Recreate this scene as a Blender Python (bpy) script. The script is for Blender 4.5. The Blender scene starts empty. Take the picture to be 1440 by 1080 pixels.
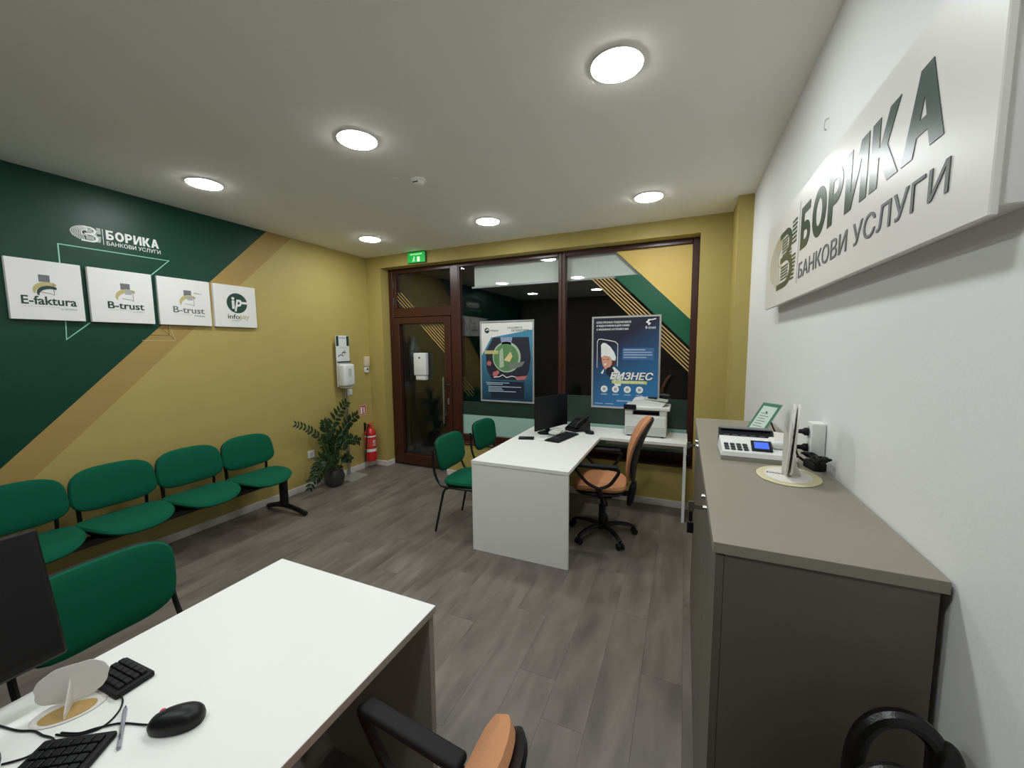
import bpy, bmesh, math, random
from mathutils import Vector, Matrix
PI = math.pi
random.seed(7)
sc = bpy.context.scene
COL = sc.collection

# ------------------------------------------------------------------ camera, world, exposure
cam_d = bpy.data.cameras.new('camera')
cam_d.sensor_width = 36.0
cam_d.lens = 13.791
cam_d.clip_start = 0.02
cam = bpy.data.objects.new('camera', cam_d)
COL.objects.link(cam)
_R = Vector((0.91598043, 0.40113164, -0.00855955))
_U = Vector((-0.03100782, 0.09204368, 0.99527206))
_F = Vector((-0.40002297, 0.91138431, -0.09674843))
m = Matrix((( _R.x, _U.x, -_F.x, 0), (_R.y, _U.y, -_F.y, 0), (_R.z, _U.z, -_F.z, 1.663), (0, 0, 0, 1)))
cam.matrix_world = m
sc.camera = cam
w = bpy.data.worlds.new('night_sky'); sc.world = w; w.use_nodes = True
w.node_tree.nodes['Background'].inputs[0].default_value = (0.10, 0.14, 0.22, 1)
w.node_tree.nodes['Background'].inputs[1].default_value = 0.02
sc.view_settings.view_transform = 'Standard'
sc.view_settings.look = 'None'
sc.view_settings.exposure = 0.0
sc.view_settings.gamma = 1.0
sc.view_settings.use_curve_mapping = False
LAMP = 97.0            # radiance of the ceiling downlights

# ------------------------------------------------------------------ room dimensions (metres)
H = 2.866; XL = -4.012; XR = 0.480; YB = 4.219; YF = 4.395; YR = -1.05

# ------------------------------------------------------------------ materials
def srgb(r, g, b):
    f = lambda c: (c/255/12.92) if c/255 <= 0.04045 else ((c/255+0.055)/1.055)**2.4
    return (f(r), f(g), f(b), 1.0)
_m = {}
def mat(name, rgb=None, rough=0.5, metal=0.0, noise=0.0, nscale=20.0, bump=0.0, bscale=200.0, emit=None, estr=0.0, spec=0.5, coat=0.0, aniso=None):
    if name in _m: return _m[name]
    M = bpy.data.materials.new(name); M.use_nodes = True
    nt = M.node_tree; b = nt.nodes['Principled BSDF']
    c = srgb(*rgb)
    b.inputs['Base Color'].default_value = c
    b.inputs['Roughness'].default_value = rough
    b.inputs['Metallic'].default_value = metal
    b.inputs['Specular IOR Level'].default_value = spec
    if coat: b.inputs['Coat Weight'].default_value = coat
    if noise > 0 or bump > 0:
        tc = nt.nodes.new('ShaderNodeTexCoord')
    if noise > 0:
        n = nt.nodes.new('ShaderNodeTexNoise'); n.inputs['Scale'].default_value = nscale; n.inputs['Detail'].default_value = 4
        mp = nt.nodes.new('ShaderNodeMapping')
        if aniso: mp.inputs['Scale'].default_value = aniso
        nt.links.new(tc.outputs['Object'], mp.inputs['Vector']); nt.links.new(mp.outputs[0], n.inputs['Vector'])
        mx = nt.nodes.new('ShaderNodeMix'); mx.data_type = 'RGBA'
        mx.inputs[6].default_value = tuple(x*(1-noise) for x in c[:3])+(1,)
        mx.inputs[7].default_value = tuple(min(1, x*(1+noise)) for x in c[:3])+(1,)
        nt.links.new(n.outputs['Fac'], mx.inputs[0]); nt.links.new(mx.outputs[2], b.inputs['Base Color'])
    if bump > 0:
        n2 = nt.nodes.new('ShaderNodeTexNoise'); n2.inputs['Scale'].default_value = bscale; n2.inputs['Detail'].default_value = 3
        nt.links.new(tc.outputs['Object'], n2.inputs['Vector'])
        bp = nt.nodes.new('ShaderNodeBump'); bp.inputs['Strength'].default_value = bump; bp.inputs['Distance'].default_value = 0.002
        nt.links.new(n2.outputs['Fac'], bp.inputs['Height']); nt.links.new(bp.outputs[0], b.inputs['Normal'])
    if emit is not None:
        b.inputs['Emission Color'].default_value = srgb(*emit); b.inputs['Emission Strength'].default_value = estr
    _m[name] = M
    return M

m_ceil = mat('ceiling_paint', (250, 249, 240), 0.85, bump=0.15, bscale=90)
m_white_wall = mat('white_wall_paint', (230, 231, 229), 0.6, noise=0.02, nscale=3, bump=0.15, bscale=120)
m_green_wall = mat('green_wall_paint', (6, 62, 46), 0.40, spec=0.3, noise=0.03, nscale=4, bump=0.1, bscale=150)
m_gold_wall = mat('gold_wall_paint', (178, 161, 92), 0.62, noise=0.05, nscale=5, bump=0.2, bscale=120)
m_gold_dark = mat('deep_gold_wall_paint', (166, 138, 76), 0.62, noise=0.05, nscale=5, bump=0.2, bscale=120)
m_rear = mat('rear_wall_paint', (96, 90, 82), 0.7)
m_base = mat('baseboard_white', (214, 210, 202), 0.4)
m_frame = mat('mahogany_frame', (64, 31, 20), 0.33, noise=0.15, nscale=30, aniso=(1, 1, 0.1))
m_white = mat('white_laminate', (236, 237, 232), 0.45)
m_edge = mat('white_edge_band', (214, 210, 203), 0.5)
m_taupe = mat('taupe_laminate', (97, 92, 81), 0.5, noise=0.03, nscale=60, bump=0.08, bscale=600)
m_taupe_top = mat('taupe_worktop', (139, 134, 119), 0.48, noise=0.04, nscale=90, bump=0.1, bscale=700)
m_greenfab = mat('green_fabric', (5, 88, 64), 0.9, noise=0.08, nscale=400, bump=0.5, bscale=900, spec=0.2)
m_tan = mat('tan_fabric', (196, 140, 100), 0.9, noise=0.1, nscale=300, bump=0.6, bscale=700, spec=0.2)
m_blk = mat('black_plastic', (15, 15, 17), 0.42, spec=0.35)
m_blkmatte = mat('matte_black_plastic', (19, 19, 20), 0.7, spec=0.35)
m_blkmetal = mat('black_painted_steel', (14, 14, 15), 0.35, metal=0.0)
m_leather = mat('black_leather', (14, 13, 14), 0.3, bump=0.3, bscale=300)
m_screen = mat('dark_screen', (7, 7, 10), 0.35, spec=0.3)
m_chrome = mat('chrome', (200, 200, 200), 0.18, metal=1.0)
m_steel = mat('brushed_steel', (176, 176, 172), 0.35, metal=1.0)
m_alu = mat('silver_aluminium', (190, 192, 190), 0.4, metal=0.6)
m_whitepl = mat('white_plastic', (224, 226, 222), 0.4)
m_greypl = mat('light_grey_plastic', (190, 192, 188), 0.5)
m_darkgrey = mat('dark_grey_plastic', (62, 63, 64), 0.55)
m_red = mat('extinguisher_red', (196, 30, 32), 0.3, coat=0.4)
m_redsign = mat('sign_red', (196, 52, 40), 0.5)
m_board = mat('white_sign_board', (232, 231, 228), 0.4)
m_signw = mat('satin_white_sign', (226, 225, 220), 0.34)
m_darkgreen = mat('dark_green_print', (20, 62, 50), 0.45)
m_signgreen = mat('sign_green_vinyl', (30, 66, 54), 0.3)
m_greyprint = mat('grey_print', (110, 112, 112), 0.5)
m_paleprint = mat('pale_grey_print', (168, 170, 170), 0.5)
m_goldprint = mat('gold_print', (190, 178, 120), 0.5)
m_white_print = mat('white_print', (232, 236, 232), 0.5)
m_mint = mat('mint_line_paint', (140, 205, 180), 0.5)
m_darkline = mat('brown_line_paint', (96, 84, 44), 0.5)
m_golddecal = mat('gold_film', (228, 197, 104), 0.5, noise=0.04, nscale=6)
m_goldline = mat('gold_line_film', (196, 164, 104), 0.5)
m_greendecal = mat('green_film', (10, 92, 66), 0.35)
m_mintfilm = mat('mint_frosted_film', (158, 196, 182), 0.5)
m_darkfilm = mat('dark_green_film', (42, 58, 52), 0.35, noise=0.25, nscale=3)
m_blind = mat('white_blind_fabric', (244, 248, 240), 0.8)
m_card = mat('white_card', (218, 216, 208), 0.6)
m_goldcard = mat('gold_card', (176, 146, 88), 0.45, noise=0.08, nscale=80)
m_soil = mat('potting_soil', (44, 34, 24), 0.95, bump=0.6, bscale=80)
m_pot = mat('dark_glazed_pot', (52, 54, 54), 0.22, noise=0.2, nscale=12)
m_leaf = mat('plant_leaf', (32, 54, 27), 0.35, noise=0.3, nscale=12)
m_stem = mat('plant_stem', (72, 92, 44), 0.5)
m_asphalt = mat('night_pavement', (70, 70, 70), 0.85, noise=0.2, nscale=8, bump=0.4, bscale=60)
m_facade = mat('night_facade', (96, 90, 84), 0.85, noise=0.1, nscale=2)
m_lcd = mat('lcd_blue', (60, 90, 190), 0.3, emit=(70, 110, 230), estr=0.7)
m_exit = mat('exit_green', (20, 150, 60), 0.4, emit=(20, 190, 70), estr=0.55)
m_exitw = mat('exit_white', (220, 255, 225), 0.4, emit=(200, 255, 210), estr=0.7)
m_lamp = mat('lamp_diffuser', (250, 250, 245), 0.5, emit=(250, 253, 255), estr=LAMP)
m_lamprim = mat('lamp_rim_white', (225, 225, 220), 0.4)

def glass_mat(name, tint=(0.985, 0.992, 0.99), f0=0.04):
    M = bpy.data.materials.new(name); M.use_nodes = True
    nt = M.node_tree; nt.nodes.clear()
    o = nt.nodes.new('ShaderNodeOutputMaterial'); mx = nt.nodes.new('ShaderNodeMixShader')
    t = nt.nodes.new('ShaderNodeBsdfTransparent'); t.inputs[0].default_value = (*tint, 1)
    g = nt.nodes.new('ShaderNodeBsdfGlossy'); g.inputs['Roughness'].default_value = 0.0
    lw = nt.nodes.new('ShaderNodeLayerWeight'); lw.inputs[0].default_value = 0.5
    p = nt.nodes.new('ShaderNodeMath'); p.operation = 'POWER'; p.inputs[1].default_value = 5
    a = nt.nodes.new('ShaderNodeMath'); a.operation = 'MULTIPLY_ADD'; a.inputs[1].default_value = 1-f0; a.inputs[2].default_value = f0
    nt.links.new(lw.outputs['Facing'], p.inputs[0]); nt.links.new(p.outputs[0], a.inputs[0])
    nt.links.new(a.outputs[0], mx.inputs[0]); nt.links.new(t.outputs[0], mx.inputs[1]); nt.links.new(g.outputs[0], mx.inputs[2])
    nt.links.new(mx.outputs[0], o.inputs[0])
    return M
m_glass = glass_mat('window_glass')
m_acryl = glass_mat('clear_acrylic', (0.9, 0.95, 0.92), 0.05)

def gradient_mat(name, c0, c1, axis, a, b, rough=0.4):
    """printed poster background: flat ink gradient along an object axis"""
    M = bpy.data.materials.new(name); M.use_nodes = True
    nt = M.node_tree; bs = nt.nodes['Principled BSDF']; bs.inputs['Roughness'].default_value = rough
    tc = nt.nodes.new('ShaderNodeTexCoord'); d = nt.nodes.new('ShaderNodeVectorMath'); d.operation = 'DOT_PRODUCT'
    d.inputs[1].default_value = axis
    mr = nt.nodes.new('ShaderNodeMapRange'); mr.inputs[1].default_value = a; mr.inputs[2].default_value = b
    cr = nt.nodes.new('ShaderNodeValToRGB')
    cr.color_ramp.elements[0].color = srgb(*c0); cr.color_ramp.elements[1].color = srgb(*c1)
    nt.links.new(tc.outputs['Object'], d.inputs[0]); nt.links.new(d.outputs['Value'], mr.inputs[0])
    nt.links.new(mr.outputs[0], cr.inputs[0]); nt.links.new(cr.outputs[0], bs.inputs['Base Color'])
    return M

def floor_mat():
    M = bpy.data.materials.new('grey_oak_laminate'); M.use_nodes = True
    nt = M.node_tree; b = nt.nodes['Principled BSDF']; L = nt.links.new
    b.inputs['Roughness'].default_value = 0.42
    g = nt.nodes.new('ShaderNodeNewGeometry'); oi = nt.nodes.new('ShaderNodeObjectInfo')
    ad = nt.nodes.new('ShaderNodeVectorMath'); ad.operation = 'MULTIPLY_ADD'
    cb = nt.nodes.new('ShaderNodeCombineXYZ'); ml = nt.nodes.new('ShaderNodeMath'); ml.operation = 'MULTIPLY'; ml.inputs[1].default_value = 37
    L(oi.outputs['Random'], ml.inputs[0]); L(ml.outputs[0], cb.inputs[2]); L(ml.outputs[0], cb.inputs[0])
    L(g.outputs['Position'], ad.inputs[0]); ad.inputs[1].default_value = (6, 1.2, 1); L(cb.outputs[0], ad.inputs[2])
    n = nt.nodes.new('ShaderNodeTexNoise'); n.inputs['Scale'].default_value = 1.6; n.inputs['Detail'].default_value = 7; n.inputs['Distortion'].default_value = 0.6
    L(ad.outputs[0], n.inputs['Vector'])
    ad2 = nt.nodes.new('ShaderNodeVectorMath'); ad2.operation = 'MULTIPLY_ADD'; ad2.inputs[1].default_value = (3.2, 1.7, 1)
    L(g.outputs['Position'], ad2.inputs[0]); L(cb.outputs[0], ad2.inputs[2])
    n2 = nt.nodes.new('ShaderNodeTexNoise'); n2.inputs['Scale'].default_value = 1.8; n2.inputs['Detail'].default_value = 5
    L(ad2.outputs[0], n2.inputs['Vector'])
    cr = nt.nodes.new('ShaderNodeValToRGB'); e = cr.color_ramp.elements
    e[0].position = 0.25; e[0].color = srgb(90, 84, 76); e[1].position = 0.78; e[1].color = srgb(132, 125, 115)
    L(n.outputs['Fac'], cr.inputs[0])
    cr2 = nt.nodes.new('ShaderNodeValToRGB'); e = cr2.color_ramp.elements
    e[0].position = 0.28; e[0].color = (0.55, 0.54, 0.53, 1); e[1].position = 0.52; e[1].color = (1, 1, 1, 1)
    L(n2.outputs['Fac'], cr2.inputs[0])
    mx = nt.nodes.new('ShaderNodeMix'); mx.data_type = 'RGBA'; mx.blend_type = 'MULTIPLY'; mx.inputs[0].default_value = 0.5
    L(cr.outputs[0], mx.inputs[6]); L(cr2.outputs[0], mx.inputs[7])
    hs = nt.nodes.new('ShaderNodeHueSaturation'); mr = nt.nodes.new('ShaderNodeMapRange')
    mr.inputs[3].default_value = 0.97; mr.inputs[4].default_value = 1.03
    L(oi.outputs['Random'], mr.inputs[0]); L(mr.outputs[0], hs.inputs['Value']); L(mx.outputs[2], hs.inputs['Color'])
    L(hs.outputs[0], b.inputs['Base Color'])
    return M
m_floor = floor_mat()

# ------------------------------------------------------------------ helpers
def bx(bm, x0, x1, y0, y1, z0, z1, bev=0.0, seg=1):
    vs = [bm.verts.new(p) for p in ((x0,y0,z0),(x1,y0,z0),(x1,y1,z0),(x0,y1,z0),(x0,y0,z1),(x1,y0,z1),(x1,y1,z1),(x0,y1,z1))]
    fs = [bm.faces.new([vs[i] for i in q]) for q in ((0,3,2,1),(4,5,6,7),(0,1,5,4),(1,2,6,5),(2,3,7,6),(3,0,4,7))]
    if bev > 0:
        es = list({e for f in fs for e in f.edges})
        bmesh.ops.bevel(bm, geom=es, offset=bev, segments=seg, affect='EDGES', profile=0.5)
def box(x0, x1, y0, y1, z0, z1, bev=0.0, seg=1):
    b = bmesh.new(); bx(b, x0, x1, y0, y1, z0, z1, bev, seg); return b
def frame_of(d):
    d = d.normalized(); a = Vector((0, 0, 1)) if abs(d.z) < 0.9 else Vector((1, 0, 0))
    s = d.cross(a).normalized(); t = s.cross(d).normalized(); return s, t
def tube(bm, pts, r, seg=10, cap=True, flat=1.0):
    pts = [Vector(p) for p in pts]; n = len(pts); rings = []
    rr = r if isinstance(r, (list, tuple)) else [r]*n
    s = None
    for i, p in enumerate(pts):
        d = (pts[min(i+1, n-1)] - pts[max(i-1, 0)]).normalized()
        if s is None: s, t = frame_of(d)
        else:
            s = (s - d*s.dot(d)).normalized(); t = s.cross(d).normalized()
        rings.append([bm.verts.new(p + (s*math.cos(a)*rr[i] + t*math.sin(a)*rr[i]*flat)) for a in [2*PI*k/seg for k in range(seg)]])
    for a, b in zip(rings, rings[1:]):
        for k in range(seg): bm.faces.new((a[k], a[(k+1)%seg], b[(k+1)%seg], b[k]))
    if cap: bm.faces.new(rings[0][::-1]); bm.faces.new(rings[-1])
def smooth_pts(pts, n=6, closed=False):
    P = [Vector(p) for p in pts]; out = []
    for i in range(len(P)-1):
        p0 = P[max(i-1, 0)]; p1 = P[i]; p2 = P[i+1]; p3 = P[min(i+2, len(P)-1)]
        for k in range(n):
            t = k/n
            out.append(0.5*((2*p1)+(p2-p0)*t+(2*p0-5*p1+4*p2-p3)*t*t+(3*p1-p0-3*p2+p3)*t**3))
    out.append(P[-1]); return out
def lathe(bm, prof, c=(0, 0, 0), seg=24, axis='z'):
    c = Vector(c); rings = []
    for r, z in prof:
        if r < 1e-5: 
            p = Vector((0, 0, z)) if axis == 'z' else (Vector((0, z, 0)) if axis == 'y' else Vector((z, 0, 0)))
            rings.append([bm.verts.new(c+p)]); continue
        ring = []
        for k in range(seg):
            a = 2*PI*k/seg
            p = (r*math.cos(a), r*math.sin(a), z) if axis == 'z' else ((r*math.sin(a), z, r*math.cos(a)) if axis == 'y' else (z, r*math.cos(a), r*math.sin(a)))
            ring.append(bm.verts.new(c+Vector(p)))
        rings.append(ring)
    for a, b in zip(rings, rings[1:]):
        if len(a) == 1 and len(b) == 1: continue
        for k in range(seg):
            if len(a) == 1: bm.faces.new((a[0], b[(k+1)%seg], b[k]))
            elif len(b) == 1: bm.faces.new((a[k], a[(k+1)%seg], b[0]))
            else: bm.faces.new((a[k], a[(k+1)%seg], b[(k+1)%seg], b[k]))
    if len(rings[0]) > 1: bm.faces.new(rings[0][::-1])
    if len(rings[-1]) > 1: bm.faces.new(rings[-1])
def pad(bm, w, h, t, n=3.5, seg=48, rings=7, warp=None, p=3.0, mtx=None):
    """closed cushion in the local XY plane (w x h), thickness t along Z, superellipse outline"""
    top, bot = [], []
    for i in range(rings+1):
        q = 1-(1-i/rings)**1.7
        z = 0.5*t*max(0.0, 1-q**p)**(1/p)
        if i == 0: rt = [Vector((0, 0, z))]; rb = [Vector((0, 0, -z))]
        else:
            rt, rb = [], []
            for k in range(seg):
                a = 2*PI*k/seg; c, s = math.cos(a), math.sin(a)
                r = (abs(c)**n+abs(s)**n)**(-1/n)*q
                rt.append(Vector((r*c*w/2, r*s*h/2, z))); rb.append(Vector((r*c*w/2, r*s*h/2, -z)))
        top.append(rt); bot.append(rb)
    def mk(v):
        if warp: v = warp(v)
        if mtx: v = mtx @ v
        return bm.verts.new(v)
    T = [[mk(v) for v in r] for r in top]
    B = [[mk(v) for v in r] for r in bot[:-1]] + [T[-1]]
    for S, fl in ((T, False), (B, True)):
        for i in range(rings):
            a, b = S[i], S[i+1]
            for k in range(seg):
                k2 = (k+1) % seg
                f = (a[0], b[k], b[k2]) if len(a) == 1 else (a[k], b[k], b[k2], a[k2])
                try: bm.faces.new(f[::-1] if fl else f)
                except ValueError: pass
def prism(bm, pts, thick, o, r, u):
    """extruded polygon: pts in (r,u) plane from origin o, thickness along r x u"""
    o, r, u = Vector(o), Vector(r), Vector(u); nn = r.cross(u)
    a = [bm.verts.new(o+r*x+u*y) for x, y in pts]; b = [bm.verts.new(o+r*x+u*y+nn*thick) for x, y in pts]
    n = len(pts)
    bm.faces.new(a[::-1]); bm.faces.new(b)
    for i in range(n): bm.faces.new((a[i], a[(i+1)%n], b[(i+1)%n], b[i]))

def finish(name, bm, m_, smooth=True, angle=35):
    bmesh.ops.recalc_face_normals(bm, faces=bm.faces)
    me = bpy.data.meshes.new(name); bm.to_mesh(me); bm.free()
    for x in (m_ if isinstance(m_, (list, tuple)) else [m_]): me.materials.append(x)
    if smooth:
        for p in me.polygons: p.use_smooth = True
        try: me.set_sharp_from_angle(angle=math.radians(angle))
        except Exception: pass
    return me
def wloc(o):
    v = Vector(o.location)
    return v
def obj(name, bm, m_, parent=None, world=False, smooth=True, label=None, angle=35):
    """link one mesh; world=True when the vertices are written in room coordinates"""
    me = finish(name, bm, m_, smooth, angle) if isinstance(bm, bmesh.types.BMesh) else bm
    o = bpy.data.objects.new(name, me); COL.objects.link(o)
    if parent:
        o.parent = parent
        if world:
            off = Vector((0, 0, 0)); q = parent
            while q: off += Vector(q.location); q = q.parent
            me.transform(Matrix.Translation(-off))
    if label: o['label'] = label
    return o
def thing(name, label, cat, loc=(0, 0, 0), rz=0.0, group=None):
    o = bpy.data.objects.new(name, None); COL.objects.link(o); o.empty_display_size = 0.05
    o.location = loc; o.rotation_euler = (0, 0, rz); o['label'] = label; o['category'] = cat
    if group: o['group'] = group
    return o
def tag(o, label, cat, group=None):
    o['label'] = label; o['category'] = cat
    if group: o['group'] = group
    return o
def recenter(o):
    """move a single-mesh thing's origin to the base of its mesh"""
    me = o.data; vs = [v.co for v in me.vertices]
    c = Vector(((min(v.x for v in vs)+max(v.x for v in vs))/2, (min(v.y for v in vs)+max(v.y for v in vs))/2, min(v.z for v in vs)))
    me.transform(Matrix.Translation(-c)); o.location = c; return o
def struct(name, bm, m_, parent=None, world=False, smooth=False):
    o = obj(name, bm, m_, parent, world, smooth); 
    if not parent: o['kind'] = 'structure'
    return o
def dup(root, loc, rz, label=None):
    r = root.copy(); COL.objects.link(r); r.location = loc; r.rotation_euler = (0, 0, rz)
    if label: r['label'] = label
    for ch in list(root.children):
        c = ch.copy(); COL.objects.link(c); c.parent = r
        for g in list(ch.children):
            d = g.copy(); COL.objects.link(d); d.parent = c
    return r

# flat print laid on a surface: origin = lower left corner, r = reading direction, u = up
class Print:
    def __init__(s, parent, o, r, u, w, h):
        s.p, s.o, s.r, s.u, s.w, s.h = parent, Vector(o), Vector(r), Vector(u), w, h
        s.n = s.r.cross(s.u)
    def base(s, layer): return s.o + s.n*(0.0004*layer)
    def polys(s, name, polys, m_, layer=1, label=None, t=0.0003):
        """polygons in fractions of width/height measured from the TOP left"""
        bm = bmesh.new()
        for i, pl in enumerate(polys): prism(bm, [(x*s.w, (1-y)*s.h) for x, y in pl], t, s.base(layer)+s.n*(1.5e-5*(i % 12)), s.r, s.u)
        return obj(name, bm, m_, s.p, True, False, label)
    def rects(s, name, rs, m_, layer=1, label=None):
        return s.polys(name, [[(a, d), (b, d), (b, c), (a, c)] for a, b, c, d in rs], m_, layer, label)
    def disc(s, cx, cy, rw, n=28, squash=1.0):
        k = s.w/s.h
        return [(cx+rw*math.cos(2*PI*i/n), cy-rw*k*squash*math.sin(2*PI*i/n)) for i in range(n)]
    def text(s, body, x0, x1, y0, y1, m_, layer=2, bold=0.0, name='lettering', shear=0.0, thick=0.0004, label=None):
        """text fitted to the box x0..x1 (from left), y0..y1 (from top), in fractions"""
        me = text_mesh(body, (x1-x0)*s.w, (y1-y0)*s.h, bold, shear, thick)
        o = s.base(layer) + s.r*(x0*s.w) + s.u*((1-y1)*s.h)
        M = Matrix((( s.r.x, s.u.x, s.n.x, o.x), (s.r.y, s.u.y, s.n.y, o.y), (s.r.z, s.u.z, s.n.z, o.z), (0, 0, 0, 1)))
        me.transform(M); me.materials.clear(); me.materials.append(m_)
        return obj(name, me, m_, s.p, True, False, label)
def text_mesh(body, w, h, bold=0.0, shear=0.0, thick=0.0004):
    cu = bpy.data.curves.new('lettering', 'FONT'); cu.body = body; cu.size = 1.0
    cu.shear = shear; cu.resolution_u = 3; cu.extrude = 0.5; cu.fill_mode = 'BOTH'
    t = bpy.data.objects.new('lettering', cu); COL.objects.link(t)
    dg = bpy.context.evaluated_depsgraph_get(); dg.update()
    me = bpy.data.meshes.new_from_object(t.evaluated_get(dg))
    bpy.data.objects.remove(t); bpy.data.curves.remove(cu)
    xs = [v.co.x for v in me.vertices]; ys = [v.co.y for v in me.vertices]
    if not xs: return me
    sx = w/(max(xs)-min(xs)); sy = h/(max(ys)-min(ys)); x0, y0 = min(xs), min(ys)
    for v in me.vertices: v.co = Vector(((v.co.x-x0)*sx, (v.co.y-y0)*sy, (v.co.z+0.5)*thick))
    if bold > 0:
        # heavier weight: the outline repeated with small shifts, each a hair deeper
        b = bold*0.75; bm = bmesh.new()
        sh = [(0, 0), (b, 0), (-b, 0), (0, b*.6), (0, -b*.6), (b*.8, b*.6), (-b*.8, b*.6), (b*.8, -b*.6), (-b*.8, -b*.6)]
        W = w/(1+2*b*sx/w); 
        for i, (dx, dy) in enumerate(sh):
            m2 = me.copy(); m2.transform(Matrix.Translation((dx*sx, dy*sy, i*6e-5))); bm.from_mesh(m2); bpy.data.meshes.remove(m2)
        bm.to_mesh(me); bm.free()
        fx = w/(w+2*b*sx); fy_ = h/(h+1.2*b*sy)
        for v in me.vertices: v.co.x = (v.co.x+b*sx)*fx; v.co.y = (v.co.y+0.6*b*sy)*fy_
    return me
def stroke(pts, wd):
    """polyline -> one closed band polygon with mitred joints, in plain units"""
    P = [Vector((a, b)) for a, b in pts]; n = len(P); L, Rr = [], []
    for i in range(n):
        d0 = (P[i]-P[max(i-1, 0)]); d1 = (P[min(i+1, n-1)]-P[i])
        d0 = d0.normalized() if d0.length > 1e-9 else d1.normalized()
        d1 = d1.normalized() if d1.length > 1e-9 else d0
        t = (d0+d1); t = t.normalized() if t.length > 1e-6 else d1
        nn = Vector((-t.y, t.x)); k = min(2.0, 1.0/max(0.4, nn.dot(Vector((-d1.y, d1.x)))))
        L.append(P[i]+nn*(wd/2*k)); Rr.append(P[i]-nn*(wd/2*k))
    return [[(v.x, v.y) for v in L+Rr[::-1]]]

def heavy_word(pr, x0, x1, y0, y1, m_, layer, t=0.0003):
    """the company word in heavy block letters drawn stroke by stroke"""
    def arc(cx, cy, rx, ry, a0, a1, n=12): return [(cx+rx*math.cos(math.radians(a0+(a1-a0)*k/n)), cy-ry*math.sin(math.radians(a0+(a1-a0)*k/n))) for k in range(n+1)]
    R4 = lambda a, b, c, d: [(a, c), (b, c), (b, d), (a, d)]
    G = [
     (0.74, [R4(0, .24, 0, 1), R4(0, .66, 0, .19)] + stroke([(.12, .49)]+arc(.40, .695, .215, .205, 90, -90)+[(.12, .90)], .20)),
     (0.86, stroke(arc(.43, .5, .305, .40, 0, 182), .23)+stroke(arc(.43, .5, .305, .40, 180, 362), .23)),
     (0.72, [R4(0, .24, 0, 1)] + stroke([(.12, .10)]+arc(.38, .325, .215, .225, 90, -90)+[(.12, .55)], .20)),
     (0.82, [R4(0, .23, 0, 1), R4(.59, .82, 0, 1), [(.10, 1), (.27, 1), (.72, 0), (.55, 0)]]),
     (0.78, [R4(0, .24, 0, 1), [(.20, .58), (.49, 0), (.76, 0), (.43, .56)], [(.20, .44), (.42, .40), (.80, 1), (.52, 1)]]),
     (0.84, [[(0, 1), (.25, 1), (.51, 0), (.30, 0)], [(.84, 1), (.59, 1), (.33, 0), (.54, 0)], R4(.17, .67, .60, .78)])]
    tot = sum(g[0] for g in G)+0.10*5; x = 0.0
    for w_, pls in G:
        pr.polys('letter', [[(x0+(x+a)/tot*(x1-x0), y0+b*(y1-y0)) for a, b in pl] for pl in pls], m_, layer, t=t)
        x += w_+0.10

# ================================================================== THE SETTING
# floor: laminate planks laid along the room
fl = struct('floor', box(XL-0.15, XR+0.12, YR-0.1, YF+0.07, -0.12, -0.012), mat('subfloor', (40, 38, 36), 0.9))
pw, pl_ = 0.193, 1.285
pm = finish('plank', box(0.0003, pw-0.0003, 0.0003, pl_-0.0003, -0.012, 0.0, 0.0004), m_floor, False)
cuts = {}
nrow = int(math.ceil((XR-XL)/pw))
offs = [0.0, 0.43, 0.86, 0.21, 0.64, 1.07]
for i in range(nrow):
    x = XL+i*pw; wdt = min(pw, XR-x)
    y = YR-offs[i % 6]
    while y < YF+0.06:
        y0, y1 = max(y, YR), min(y+pl_, YF+0.065)
        if y1-y0 > 0.02:
            if y0 == y and y1 == y+pl_ and wdt > pw-0.001: me = pm
            else:
                k = (round(wdt, 3), round(y1-y0, 3))
                if k not in cuts: cuts[k] = finish('plank', box(0.0003, wdt-0.0003, 0.0003, y1-y0-0.0003, -0.012, 0.0, 0.0004), m_floor, False)
                me = cuts[k]
            o = bpy.data.objects.new('plank', me); COL.objects.link(o); o.parent = fl; o.location = (x, y0, 0)
        y += pl_
struct('ceiling', box(XL-0.15, XR+0.12, YR-0.1, YF+0.1, H, H+0.12), m_ceil)

# left wall with its painted diagonal: green, deep gold stripe, gold
def wall_face_poly(bm, pts, mi):
    f = bm.faces.new([bm.verts.new((XL, y, z)) for y, z in pts]); f.material_index = mi
bm = bmesh.new()
k = 1.0
ya, yb_ = 2.832, 3.118         # where the two diagonals meet the ceiling
def dz(y_top, z): return y_top-(H-z)*0.9655/1.0*1.0
g0, s0 = 2.832-(H)*0.968, 3.112-(H)*0.99
wall_face_poly(bm, [(YR, 0), (g0, 0), (2.832, H), (YR, H)], 0)
wall_face_poly(bm, [(g0, 0), (s0, 0), (3.112, H), (2.832, H)], 1)
wall_face_poly(bm, [(s0, 0), (YB, 0), (YB, H), (3.112, H)], 2)
bx(bm, XL-0.12, XL-0.0005, YR-0.1, YB+0.3, 0, H)
wl = struct('wall_left', bm, [m_green_wall, m_gold_dark, m_gold_wall])
for p in wl.data.polygons:
    if p.center.x > XL-1e-4 and p.normal.x < 0: p.flip()
for p in wl.data.polygons:
    if len(p.vertices) == 4 and p.center.x < XL-0.0002: p.material_index = 2

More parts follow.
